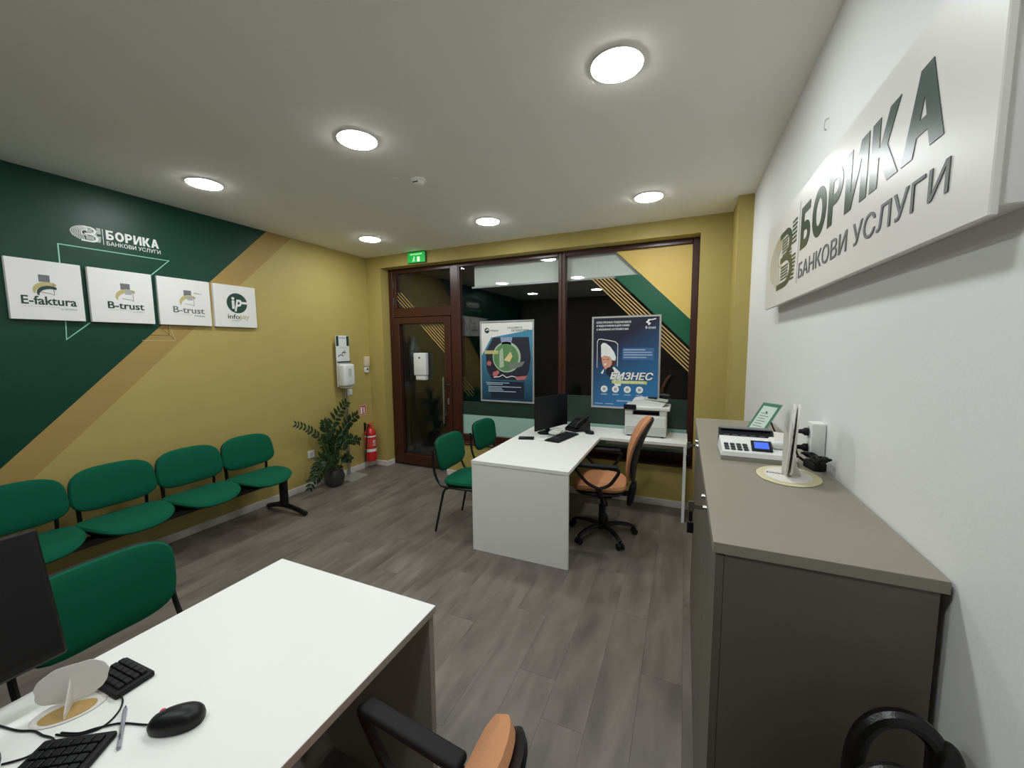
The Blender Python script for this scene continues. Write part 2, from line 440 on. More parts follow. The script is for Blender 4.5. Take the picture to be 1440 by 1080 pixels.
# back wall around the shop front, with the boxed column in the right corner
XO, XO2, ZT = -3.7655, 0.108, 2.712
bm = bmesh.new()
bx(bm, XL-0.1, XO, YB, YF+0.07, 0, H)                 # left pier
bx(bm, XO, XO2, YB, YF+0.07, ZT, H)                   # soffit over the glazing
bx(bm, XO2, XR+0.1, YB, YF+0.07, 0, H)                # right pier
bx(bm, -2.785, XO2, YB, YF+0.07, 0, 0.425)            # parapet under the windows
bx(bm, 0.371, XR, 3.79, YB, 0, H)                     # column
struct('wall_back', bm, m_gold_wall)
struct('wall_right', box(XR, XR+0.12, YR-0.1, YF+0.07, 0, H), m_white_wall)
struct('wall_front', box(XL-0.1, XR+0.1, YR-0.1, YR, 0, H), m_rear)

# baseboards
def baseboard(name, segs):
    bm = bmesh.new()
    for x0, x1, y0, y1 in segs: bx(bm, x0, x1, y0, y1, 0, 0.072, 0.003)
    struct(name, bm, m_base)
baseboard('baseboard_left', [(XL, XL+0.014, YR, YB)])
baseboard('baseboard_back', [(XL+0.014, XO+0.014, YB-0.014, YB), (XO, XO+0.014, YB, YF-0.04), (-2.785, XO2+0.25, YB-0.014, YB)])
baseboard('baseboard_right', [(XR-0.014, XR, 2.66, 3.79), (0.371, XR-0.014, 3.776, 3.79), (0.357, 0.371, 3.776, YB-0.014), (XR-0.014, XR, YR, 0.95)])
bm = bmesh.new(); bx(bm, -2.80, XO2, YB-0.012, YF-0.03, 0.425, 0.445, 0.003); struct('trim_1', bm, m_frame)   # window sill

# ------------------------------------------------------------------ glazing
Y0, Y1 = YF-0.03, YF+0.045
def member(parent, name, x0, x1, z0, z1, y0=Y0, y1=Y1, bev=0.006):
    return obj(name, box(x0, x1, y0, y1, z0, z1, bev), m_frame, parent, True, False)
def pane(parent, x0, x1, z0, z1):
    for yy in (YF+0.0, YF+0.022):
        o = obj('glass_pane', box(x0-0.006, x1+0.006, yy, yy+0.004, z0-0.006, z1+0.006), m_glass, parent, True, False)

def struct_empty(name, loc):
    o = bpy.data.objects.new(name, None); COL.objects.link(o); o.location = loc; o['kind'] = 'structure'; return o
dr = struct_empty('door_1', (-3.2, YF, 0))
member(dr, 'door_jamb', XO, -3.700, 0, ZT)
member(dr, 'door_jamb', -2.770, -2.650, 0, ZT)
member(dr, 'head_rail', -3.700, -2.770, 2.650, ZT)
member(dr, 'transom_rail', -3.700, -2.770, 2.060, 2.187)
member(dr, 'transom_stile', -3.700, -3.640, 2.187, 2.650)
member(dr, 'threshold', -3.700, -2.770, 0.0, 0.018)
# leaf stands a little proud of the frame
ly0, ly1 = YF-0.045, YF+0.03
member(dr, 'door_stile', -3.697, -3.597, 0.02, 2.056, ly0, ly1)
member(dr, 'door_stile', -2.868, -2.773, 0.02, 2.056, ly0, ly1)
member(dr, 'door_rail', -3.597, -2.868, 0.02, 0.160, ly0, ly1)
member(dr, 'door_rail', -3.597, -2.868, 1.970, 2.056, ly0, ly1)
pane(dr, -3.597, -2.868, 0.160, 1.970)
pane(dr, -3.640, -2.770, 2.187, 2.650)
bm = bmesh.new(); hx, hy = -2.892+0.03, ly0-0.055
tube(bm, [(hx, hy, 0.655), (hx, hy, 1.265)], 0.0125, 12)
dh = obj('door_handle', bm, m_steel, dr, True)
bm = bmesh.new()
for z in (0.76, 1.165): tube(bm, [(hx, hy, z), (hx, ly0, z)], 0.008, 10)
obj('standoff', bm, m_steel, dh, True)
bm = bmesh.new(); bx(bm, -2.840, -2.812, ly0-0.006, ly0, 0.90, 0.985, 0.003); lathe(bm, [(0.009, ly0-0.02), (0.009, ly0)], (-2.826, 0, 0.945), 12, 'y')
obj('lock_plate', bm, m_steel, dr, True)
bm = bmesh.new(); bx(bm, -2.868+0.06, -2.868+0.08, ly0-0.05, ly0, 1.155, 1.172, 0.003); 
for zz in (2.28, 2.50): 
    lathe(bm, [(0.010, zz-0.045), (0.010, zz+0.045)], (-3.672, Y0-0.008, 0), 10)
obj('hinge', bm, m_darkgrey, dr, True)
bm = bmesh.new()
for zz in (0.25, 1.0, 1.85): lathe(bm, [(0.010, zz-0.05), (0.010, zz+0.05)], (-3.700, ly0-0.006, 0), 10)
obj('hinge', bm, m_frame, dr, True)

w1 = struct_empty('window_1', (-1.98, YF, 0.43)); w2 = struct_empty('window_2', (-0.6, YF, 0.43))
for wn, a, b, g0_, g1_ in ((w1, -2.650, -1.290, -2.630, -1.333), (w2, -1.290, XO2, -1.248, 0.045)):
    member(wn, 'window_stile', a, g0_, 0.445, ZT); member(wn, 'window_stile', g1_, b, 0.445, ZT)
    member(wn, 'window_rail', g0_, g1_, 0.445, 0.528); member(wn, 'window_rail', g0_, g1_, 2.655, ZT)
    pane(wn, g0_, g1_, 0.528, 2.655)

# films stuck on the inner face of the glass
yfilm = YF-0.0012
def film(parent, name, polys, m_, dy=0.0):
    bm = bmesh.new()
    for pl in polys: prism(bm, pl, 0.0008, (0, yfilm-dy, 0), (1, 0, 0), (0, 0, 1))
    return obj(name, bm, m_, parent, True, False)
def clip_line(x0, z0, wd, xmin, xmax, zmin, zmax):
    """45 degree line falling to the right through (x0,z0), clipped to a box"""
    c = x0+z0; h = wd*0.7071
    def seg(cc):
        xa = max(xmin, cc-zmax); xb = min(xmax, cc-zmin); return xa, xb
    a0, b0 = seg(c-h); a1, b1 = seg(c+h)
    if b0 <= a0 or b1 <= a1: return None
    return [(a0, c-h-a0), (b0, c-h-b0), (b1, c+h-b1), (a1, c+h-a1)]
film(w2, 'gold_film', [[(-0.700, 2.655), (-0.0 + 0.045, 1.915), (0.045, 2.655)]], m_golddecal)
film(w2, 'green_film', [[(-0.715, 2.398), (0.045, 1.640), (0.045, 1.913), (-0.440, 2.398)]], m_greendecal)
for i in range(6):
    p = clip_line(-0.957+i*0.0405, 2.392, 0.013, -1.248, 0.045, 0.53, 2.392)
    film(w2, 'gold_line', [p], m_goldline, 0.0)
for wn, a, b, zt in ((w1, -2.630, -1.333, 0.955), (w2, -1.248, 0.045, 1.095)):
    film(wn, 'mint_film', [[(a, 0.528), (b, 0.528), (b, 0.778), (a, 0.778)]], m_mintfilm)
    film(wn, 'dark_film', [[(a, 0.779), (b, 0.779), (b, zt), (a, zt)]], m_darkfilm)
for i in range(10):
    p = clip_line(-3.272+i*0.0465, 1.970, 0.011, -3.597, -2.868, 0.2, 1.970)
    if p: film(dr, 'gold_line', [p], m_goldline)
for i in range(4):
    p = clip_line(-3.62+i*0.050, 2.29, 0.008, -3.640, -2.777, 2.187, 2.40)
    if p: film(dr, 'gold_line', [p], m_goldline)
    p = clip_line(-2.63, 1.27-i*0.05, 0.008, -2.630, -2.46, 1.02, 1.4)
    if p: film(w1, 'gold_line', [p], m_darkline)

# roller blind let down a little outside the glass
bl = thing('roller_blind', 'white roller blind lowered a hand width behind the top of both windows', 'blind', (-1.45, 4.46, 2.39))
obj('blind_fabric', box(-2.46, -0.30, 4.455, 4.458, 2.41, 2.86), m_blind, bl, True, False)
obj('bottom_bar', box(-2.50, -0.28, 4.446, 4.468, 2.388, 2.412, 0.004), m_alu, bl, True, False)
bm = bmesh.new(); tube(bm, [(-2.50, 4.482, 2.84), (-0.28, 4.482, 2.84)], 0.022, 14); obj('roller_tube', bm, m_alu, bl, True)

# street outside at night
struct('pavement', box(-9, 6, 4.6, 13.0, -0.30, -0.02), m_asphalt)
bld = thing('building', 'dark facade of the building across the street behind the windows', 'building', (-1.5, 13.0, -0.02))
obj('facade', box(-10, 7, 13.0, 13.4, -0.02, 7.0), m_facade, bld, True, False)
for i in range(4):
    x = -7.6+i*3.4
    f = obj('window', box(x, x+1.6, 12.95, 13.0, 0.9, 2.5, 0.01), m_frame, bld, True, False)
    obj('pane', box(x+0.08, x+1.52, 12.93, 12.95, 0.98, 2.42), m_screen, f, True, False)

# ================================================================== CEILING
lamp0 = None
cols = [(-3.25, 'left'), (-1.777, 'middle'), (-0.305, 'right')]
rows = [(3.50, 'far row, nearest the shop window'), (1.845, 'second row from the shop window'), (0.19, 'row above the camera')]
def make_lamp():
    t = thing('downlight', '', 'ceiling light', (0, 0, H), 0, 'round ceiling downlights')
    bm = bmesh.new()
    lathe(bm, [(0.1085, 0.0), (0.1085, -0.009), (0.1095, -0.010), (0.1110, -0.008), (0.1120, -0.002), (0.1120, 0.0)], (0, 0, 0), 40)
    obj('rim', bm, m_lamprim, t)
    bm = bmesh.new(); lathe(bm, [(0.1080, -0.001), (0.1080, -0.0095), (0.104, -0.0125), (0.094, -0.0145), (0.0, -0.0165)], (0, 0, 0), 40)
    obj('diffuser', bm, m_lamp, t)
    return t
for ry, rl in rows:
    for cx, cl in cols:
        lab = 'round white ceiling downlight, %s column of the %s' % (cl, rl)
        if lamp0 is None: lamp0 = make_lamp(); lamp0.location = (cx, ry, H); lamp0['label'] = lab
        else: dup(lamp0, (cx, ry, H), 0, lab)
sd = thing('smoke_detector', 'small white smoke detector on the ceiling between the downlights', 'detector', (-1.80, 2.45, H))
bm = bmesh.new(); lathe(bm, [(0.050, 0), (0.050, -0.012), (0.040, -0.016), (0.034, -0.034), (0.020, -0.040), (0, -0.041)], seg=28); obj('housing', bm, m_ceil, sd)
bm = bmesh.new(); bx(bm, -0.022, 0.022, -0.043, -0.035, -0.032, -0.024, 0.002); obj('sensor_slot', bm, m_darkgrey, sd)
cp = thing('ceiling_cap', 'small flat blank cover plate beside the ceiling smoke detector', 'cover plate', (-1.95, 2.38, H))
bm = bmesh.new(); lathe(bm, [(0.028, 0), (0.028, -0.003), (0.0, -0.005)], seg=24); obj('plate', bm, m_ceil, cp)

# ================================================================== LEFT WALL GRAPHICS
RY, UZ = Vector((0, 1, 0)), Vector((0, 0, 1))
def emblem(pr, x0, x1, y0, y1, m_a, m_b, layer=2):
    """striped crest with a bold B: curved rays on the left, ladder bars on the right"""
    X = lambda t: x0+(x1-x0)*t
    Y = lambda t: y0+(y1-y0)*t
    P = lambda pts: [(X(a), Y(b)) for a, b in pts]
    def arc(cx, cy, rx, ry, a0, a1, n=14): return [(cx+rx*math.cos(a0+(a1-a0)*k/n), cy-ry*math.sin(a0+(a1-a0)*k/n)) for k in range(n+1)]
    rays = []
    D = math.radians
    for i in range(7):
        # nested curves bulging left, each running out to the lower edge
        f = i/6.0
        p = arc(0.62, 0.48, 0.60-0.055*i, 0.47-0.035*i, D(100), D(188+5*i), 12)
        q = p[-1]; p.append((q[0]+0.07, min(0.99, q[1]+0.20+0.03*i)))
        for z in stroke(p, 0.026): rays.append(P(z))
    for z in stroke(arc(0.50, 0.44, 0.14, 0.16, D(60), D(290)), 0.04): rays.append(P(z))
    pr.polys('crest_rays', rays, m_b, layer)
    B = []
    for z in (stroke([(0.42, 0.07)]+arc(0.64, 0.27, 0.17, 0.20, D(90), D(-80)), 0.10),
              stroke([(0.46, 0.50)]+arc(0.66, 0.72, 0.20, 0.22, D(90), D(-90))+[(0.34, 0.94)], 0.10)): B += [P(k) for k in z]
    pr.polys('crest_letter', B, m_a, layer+1)
    bars = []
    def ladder(a, b, y, n, st, sk=0.0):
        for i in range(n): bars.append(P([(a+sk*i, y+i*st), (b+sk*i, y+i*st), (b+sk*i, y+i*st+st*0.5), (a+sk*i, y+i*st+st*0.5)]))
    ladder(0.86, 1.0, 0.02, 6, 0.065); ladder(0.52, 0.72, 0.16, 5, 0.05); ladder(0.54, 0.86, 0.42, 3, 0.05)
    ladder(0.88, 1.0, 0.55, 7, 0.058, -0.006); ladder(0.50, 0.76, 0.62, 5, 0.05)
    pr.polys('crest_bars', bars, m_a, layer+2)

wd_ = thing('wall_logo', 'white crest and lettering applied to the green wall above the square boards', 'wall lettering', (XL, 1.37, 2.44))
pr = Print(wd_, (XL, 1.374, 2.437), RY, UZ, 0.525, 0.125)
emblem(pr, 0.0, 0.312, 0.03, 0.93, m_white_print, m_white_print)
pr.rects('divider', [(0.330, 0.336, 0.03, 0.95)], m_white_print)
heavy_word(pr, 0.366, 0.985, 0.05, 0.60, m_white_print, 2)
pr.text('БАНКОВИ УСЛУГИ', 0.366, 1.0, 0.70, 0.94, m_white_print, bold=0.008)

ln = thing('wall_outline', 'pale mint outline of a tilted frame drawn on the green wall behind the boards', 'wall drawing', (XL, 1.30, 1.73))
pr = Print(ln, (XL, 0, 0), RY, UZ, 1, 1)
def wlines(lines, wd): 
    out = []
    for l in lines:
        for q in stroke(l, wd): out.append([(a, 1-b) for a, b in q])
    return out
pr.polys('drawn_line', wlines([[(1.302, 1.85), (1.308, 2.397), (1.952, 2.402), (1.822, 2.265)], [(1.302, 1.862), (1.296, 1.735), (1.43, 1.862)]], 0.007), m_mint)
ln2 = thing('wall_outline', 'thin gold and brown triangle lines on the wall under the third square board', 'wall drawing', (XL, 1.84, 1.73))
pr = Print(ln2, (XL, 0, 0), RY, UZ, 1, 1)
pr.polys('drawn_line', wlines([[(1.72, 1.733), (1.95, 1.733)], [(1.913, 1.86), (1.95, 1.733)]], 0.004), m_goldprint)
pr.polys('drawn_line', wlines([[(1.83, 1.86), (1.95, 1.735)], [(1.77, 1.775), (1.905, 1.775), (1.905, 1.86)]], 0.004), m_darkline)

# four square boards
def swoosh(pr, cx, cy, s, m_, layer, flip=1):
    k = pr.w/pr.h; o, i_ = [], []
    for j in range(15):
        a = math.radians(200-j*10.5)
        o.append((cx+s*math.cos(a), cy-s*0.82*k*math.sin(a)))
        th = 0.28*math.sin(PI*min(1, j/14*0.72+0.08))
        i_.append((cx+(s*(1-th))*math.cos(a)+0.05*s, cy-(s*(1-th))*0.78*k*math.sin(a)+0.10*s))
    pr.polys('swoosh', [[o[j], o[j+1], i_[j+1], i_[j]] for j in range(14)], m_, layer)
def board(y0, y1, lab, kind):
    t = thing('sign_board', lab, 'sign board', (XL, (y0+y1)/2, 1.866), 0, 'square white boards on the left wall')
    obj('panel', box(XL+0.001, XL+0.030, y0, y1, 1.866, 2.262, 0.0015), m_board, t, True, False)
    pr = Print(t, (XL+0.030, y0, 1.866), RY, UZ, y1-y0, 0.396)
    if kind < 3:
        dx = 0.07 if kind else 0.0
        lx = {0: 0.40, 1: 0.47, 2: 0.47}[kind]
        pr.rects('logo_block', [(lx, lx+0.15, 0.24, 0.36)], m_greyprint, 1)
        swoosh(pr, lx+0.11, 0.50, 0.20, m_goldprint, 2)
        if kind == 0:
            swoosh(pr, lx+0.13, 0.54, 0.17, m_darkgreen, 3)
        else:
            pr.rects('logo_screen', [(lx+0.06, lx+0.17, 0.36, 0.45)], m_paleprint, 3)
        if kind == 2: pr.polys('logo_tail', [[(lx+0.20, 0.27), (lx+0.36, 0.29), (lx+0.36, 0.30), (lx+0.20, 0.30)]], m_goldprint, 2)
        pr.polys('logo_outline', stroke([(lx+0.19, 0.36), (lx+0.19, 0.57), (lx+0.15, 0.55), (lx+0.01, 0.53)], 0.008), m_greyprint, 3)
        if kind == 0:
            pr.text('E-faktura', 0.15, 0.89, 0.60, 0.745, m_darkgreen, bold=0.03)
            pr.text('by BORICA', 0.66, 0.89, 0.785, 0.825, m_paleprint)
            pr.rects('rule', [(0.17, 0.64, 0.775, 0.779)], m_paleprint)
        elif kind == 1:
            pr.text('B-trust', 0.25, 0.83, 0.60, 0.735, m_darkgreen, bold=0.03)
            pr.text('by BORICA', 0.64, 0.83, 0.765, 0.80, m_paleprint)
            pr.rects('rule', [(0.27, 0.62, 0.758, 0.762)], m_paleprint)
        else:
            pr.text('B-trust', 0.25, 0.86, 0.60, 0.735, m_greyprint, bold=0.025)
            pr.text('Mobile', 0.66, 0.86, 0.765, 0.80, m_darkgreen)
            pr.rects('rule', [(0.27, 0.62, 0.758, 0.762)], m_paleprint)
    else:
        pr.polys('logo_disc', [pr.disc(0.53, 0.42, 0.245, 36)], m_darkgreen, 1)
        pr.text('i', 0.40, 0.47, 0.28, 0.56, m_board, 2, bold=0.05)
        pr.text('P', 0.46, 0.64, 0.33, 0.62, m_board, 2, bold=0.04, shear=0.3)
        pr.rects('logo_bar', [(0.60, 0.78, 0.375, 0.43)], m_board, 3)
        pr.text('info', 0.29, 0.57, 0.69, 0.80, m_darkgreen, bold=0.015)
        pr.text('pay', 0.58, 0.80, 0.71, 0.83, m_goldprint, bold=0.01)
        pr.text('by BORICA', 0.38, 0.56, 0.83, 0.855, m_darkgreen)
board(1.048, 1.396, 'square white board lettered E-faktura, leftmost on the green wall', 0)
board(1.430, 1.806, 'square white board lettered B-trust with dark green letters, second from the left', 1)
board(1.840, 2.230, 'square white board lettered B-trust in grey, third from the left', 2)
board(2.260, 2.648, 'square white board with the green round infopay logo, nearest the door', 3)

# ================================================================== LEFT WALL FITTINGS
so = thing('wall_socket', 'white wall socket above the baseboard between bench and plant', 'socket', (XL, 3.20, 0.36))
obj('plate', box(XL, XL+0.011, 3.158, 3.243, 0.365, 0.450, 0.003), m_whitepl, so, True)
bm = bmesh.new(); lathe(bm, [(0.021, XL+0.011), (0.021, XL+0.014), (0.018, XL+0.014), (0.018, XL+0.012), (0, XL+0.012)], (0, 3.20, 0.407), 24, 'x'); obj('socket_well', bm, m_greypl, so, True)
so2 = thing('wall_socket', 'small white switch plate on the wall beside the dispenser pole', 'socket', (XL, 3.82, 1.02))
obj('plate', box(XL, XL+0.010, 3.79, 3.87, 1.035, 1.115, 0.003), m_whitepl, so2, True)
obj('rocker', box(XL+0.010, XL+0.014, 3.81, 3.85, 1.05, 1.10, 0.002), m_whitepl, so2, True)

al = thing('call_box', 'small cream alarm unit on the wall corner above the fire extinguisher', 'alarm', (XL, 4.13, 1.31))
obj('housing', box(XL, XL+0.045, 4.095, 4.17, 1.40, 1.535, 0.006, 2), mat('cream_plastic', (216, 204, 176), 0.5), al, True)
obj('lower_unit', box(XL, XL+0.035, 4.10, 4.16, 1.315, 1.395, 0.005, 2), m_whitepl, al, True)
obj('dark_slot', box(XL+0.035, XL+0.037, 4.115, 4.145, 1.35, 1.375), m_darkgrey, al, True)

es = thing('extinguisher_sign', 'small red and white pictogram sign on the wall over the extinguisher', 'sign', (XL, 4.03, 0.74))
obj('plate', box(XL, XL+0.002, 3.985, 4.105, 0.735, 0.875), m_redsign, es, True, False)
pr = Print(es, (XL+0.002, 3.985, 0.735), RY, UZ, 0.12, 0.14)
pr.rects('pictogram', [(0.16, 0.42, 0.18, 0.85), (0.58, 0.78, 0.22, 0.85)], m_white_print, 1)
pr.rects('sign_border', [(0.02, 0.98, 0.02, 0.06), (0.02, 0.98, 0.94, 0.98), (0.02, 0.06, 0.06, 0.94), (0.94, 0.98, 0.06, 0.94)], m_white_print, 1)

ex = thing('fire_extinguisher', 'red fire extinguisher with black hose on the wall left of the door', 'fire extinguisher', (XL+0.092, 4.07, 0.105))
bm = bmesh.new(); lathe(bm, [(0.0, 0.0), (0.066, 0.0), (0.074, 0.012), (0.075, 0.03), (0.075, 0.37), (0.070, 0.405), (0.052, 0.435), (0.026, 0.452), (0.022, 0.47), (0.0, 0.47)], seg=32); obj('cylinder', bm, m_red, ex)
bm = bmesh.new(); lathe(bm, [(0.0757, 0.135), (0.0757, 0.175)], seg=32); obj('white_label', bm, m_white_print, ex)
bm = bmesh.new(); lathe(bm, [(0.0757, 0.335), (0.0757, 0.355)], seg=32); obj('white_label', bm, m_white_print, ex)
bm = bmesh.new(); lathe(bm, [(0.0762, 0.20), (0.0762, 0.315)], seg=32); obj('red_label', bm, mat('label_red', (206, 70, 62), 0.5), ex)
prx = Print(ex, (XL+0.092+0.0765, 4.03, 0.105+0.21), RY, UZ, 0.06, 0.09)
prx.rects('label_print', [(0.1, 0.4, 0.1, 0.5), (0.5, 0.9, 0.1, 0.3), (0.5, 0.7, 0.4, 0.5), (0.1, 0.9, 0.6, 0.66), (0.1, 0.8, 0.74, 0.8), (0.1, 0.9, 0.88, 0.94)], m_white_print, 1)
bm = bmesh.new(); lathe(bm, [(0.018, 0.47), (0.018, 0.50), (0.012, 0.51), (0, 0.51)], seg=16); bx(bm, -0.012, 0.012, -0.02, 0.085, 0.508, 0.518, 0.003); bx(bm, -0.010, 0.010, -0.01, 0.075, 0.478, 0.486, 0.003); obj('valve_handle', bm, m_red, ex)
bm = bmesh.new(); tube(bm, smooth_pts([(0.0, -0.015, 0.49), (0.02, -0.06, 0.485), (0.04, -0.10, 0.42), (0.05, -0.125, 0.30), (0.055, -0.15, 0.15), (0.055, -0.165, 0.03)], 5), 0.0085, 8); obj('hose', bm, m_blkmatte, ex)
bm = bmesh.new(); bx(bm, -0.092, -0.086, -0.02, 0.02, 0.30, 0.52, 0.002); bx(bm, -0.09, -0.02, -0.012, 0.012, 0.49, 0.50, 0.002); obj('wall_bracket', bm, m_blkmetal, ex)

# hand sanitiser stand
st = thing('sanitizer_stand', 'free-standing hand sanitiser dispenser on a steel pole beside the plant', 'sanitiser stand', (-3.86, 3.67, 0))
bm = bmesh.new(); prism(bm, [(-0.13, -0.15), (0.11, -0.15), (0.13, -0.13), (0.13, 0.13), (0.11, 0.15), (-0.13, 0.15)], 0.008, (0, 0, 0.0), (1, 0, 0), (0, 1, 0)); obj('base_plate', bm, m_alu, st)
bm = bmesh.new(); tube(bm, [(-0.100, 0.045, 0.008), (-0.100, 0.045, 1.50)], 0.016, 16); obj('pole', bm, m_steel, st)
obj('back_board', box(-0.092, -0.084, -0.085, 0.125, 1.17, 1.81, 0.004), m_whitepl, st)
t1 = obj('dispenser_housing', box(-0.083, 0.035, -0.085, 0.095, 1.175, 1.455, 0.03, 4), m_whitepl, st)
obj('sight_window', box(0.034, 0.037, -0.02, 0.03, 1.30, 1.40, 0.001), m_greypl, t1)
obj('drip_tray', box(-0.08, 0.02, -0.06, 0.07, 1.155, 1.17, 0.004), m_greypl, st)
pr = Print(st, (-3.86-0.0835, 3.67-0.080, 1.49), RY, UZ, 0.20, 0.315)
pr.rects('green_panel', [(0.0, 0.19, 0.0, 0.40), (0.81, 1.0, 0.0, 0.40)], m_darkgreen, 1)
pr.rects('notice_print', [(0.22, 0.78, 0.06, 0.10), (0.22, 0.78, 0.46, 0.48)], m_paleprint, 1)
pr.polys('hand_pictogram', stroke([(0.1, 0.82), (0.3, 0.74), (0.5, 0.80), (0.42, 0.68), (0.62, 0.62)], 0.05), m_greyprint, 1)
pr.polys('hand_pictogram', stroke([(0.62, 0.55), (0.62, 0.75)], 0.03)+stroke([(0.5, 0.66), (0.76, 0.66)], 0.03), m_darkgrey, 2)
obj('shelf_edge', box(-0.083, -0.06, -0.08, 0.12, 1.475, 1.487, 0.002), m_blkmatte, st)

# plant
plt = thing('potted_plant', 'dark-leaved potted plant with arching fronds in a round glazed pot', 'plant', (-3.83, 3.36, 0))
bm = bmesh.new(); lathe(bm, [(0.0, 0.0), (0.075, 0.0), (0.10, 0.03), (0.118, 0.09), (0.118, 0.13), (0.100, 0.18), (0.094, 0.20), (0.104, 0.218), (0.098, 0.222), (0.088, 0.205), (0.088, 0.19), (0, 0.19)], seg=32)
obj('pot', bm, m_pot, plt)
bm = bmesh.new(); lathe(bm, [(0.0, 0.188), (0.0, 0.196), (0.087, 0.193), (0.087, 0.188)][::-1], seg=24); obj('soil', bm, m_soil, plt)
def leaf(bm, p, d, up, L, W):
    d = d.normalized(); s = d.cross(up).normalized(); n = s.cross(d).normalized()
    prof = [(0, 0.02), (0.2, 0.75), (0.45, 1.0), (0.75, 0.7), (1.0, 0.03)]
    l, c, r = [], [], []
    for t, q in prof:
        b = p+d*(t*L)-n*(0.12*L*t*t)
        l.append(bm.verts.new(b+s*(q*W/2)+n*(0.10*W*q))); c.append(bm.verts.new(b)); r.append(bm.verts.new(b-s*(q*W/2)+n*(0.10*W*q)))
    for i in range(4):
        bm.faces.new((l[i], c[i], c[i+1], l[i+1])); bm.faces.new((c[i], r[i], r[i+1], c[i+1]))
fr = [ # end offset (x,y,z), mid offset, leaf length
 ((0.03, -0.48, 0.84), (0.02, -0.19, 0.62), 0.055),
 ((0.02, 0.20, 0.97), (-0.01, -0.02, 0.66), 0.085),
 ((0.05, 0.34, 0.80), (0.03, 0.10, 0.60), 0.085),
 ((0.08, 0.33, 0.48), (0.05, 0.12, 0.50), 0.08),
 ((0.02, -0.12, 0.80), (0.0, -0.07, 0.50), 0.075),
 ((0.10, -0.42, 0.13), (0.10, -0.25, 0.40), 0.08),
 ((0.12, -0.34, 0.20), (0.14, -0.16, 0.36), 0.08),
 ((0.05, 0.05, 0.62), (0.03, 0.0, 0.42), 0.075),
 ((0.12, 0.14, 0.30), (0.08, 0.08, 0.30), 0.065),
 ((0.10, -0.05, 0.38), (0.06, -0.03, 0.30), 0.065)]
for e, md, ll in fr:
    pts = smooth_pts([(md[0]*0.3, md[1]*0.15, 0.19), (md[0]*0.8, md[1]*0.6, 0.19+(md[2]-0.19)*0.55), md, ((md[0]+e[0])/2, (md[1]+e[1])/2, (md[2]+e[2])/2+0.03), e], 6)
    n = len(pts)
    bm = bmesh.new(); tube(bm, pts, [0.007*(1-0.75*i/(n-1)) for i in range(n)], 6)
    f = obj('stem', bm, m_stem, plt)
    bm = bmesh.new(); nl = 11
    for i in range(nl):
        t = 0.34+0.66*i/(nl-1); q = t*(n-1); a = int(min(q, n-2)); p = pts[a].lerp(pts[a+1], q-a)
        d = (pts[a+1]-pts[a]).normalized()
        side = d.cross(Vector((1, 0, 0.2))).normalized()
        for sg in (1, -1):
            dd = d*0.75+side*sg*0.9+Vector((random.uniform(-.25, .35), random.uniform(-.1, .1), random.uniform(-.15, .15)))
            L = ll*(0.90+0.40*math.sin(PI*min(1, t*1.05)))*random.uniform(0.9, 1.1)
            leaf(bm, p, dd, Vector((1, 0.1, 0.35)), L, L*0.48)
    lo = obj('leaflets', bm, m_leaf, f)

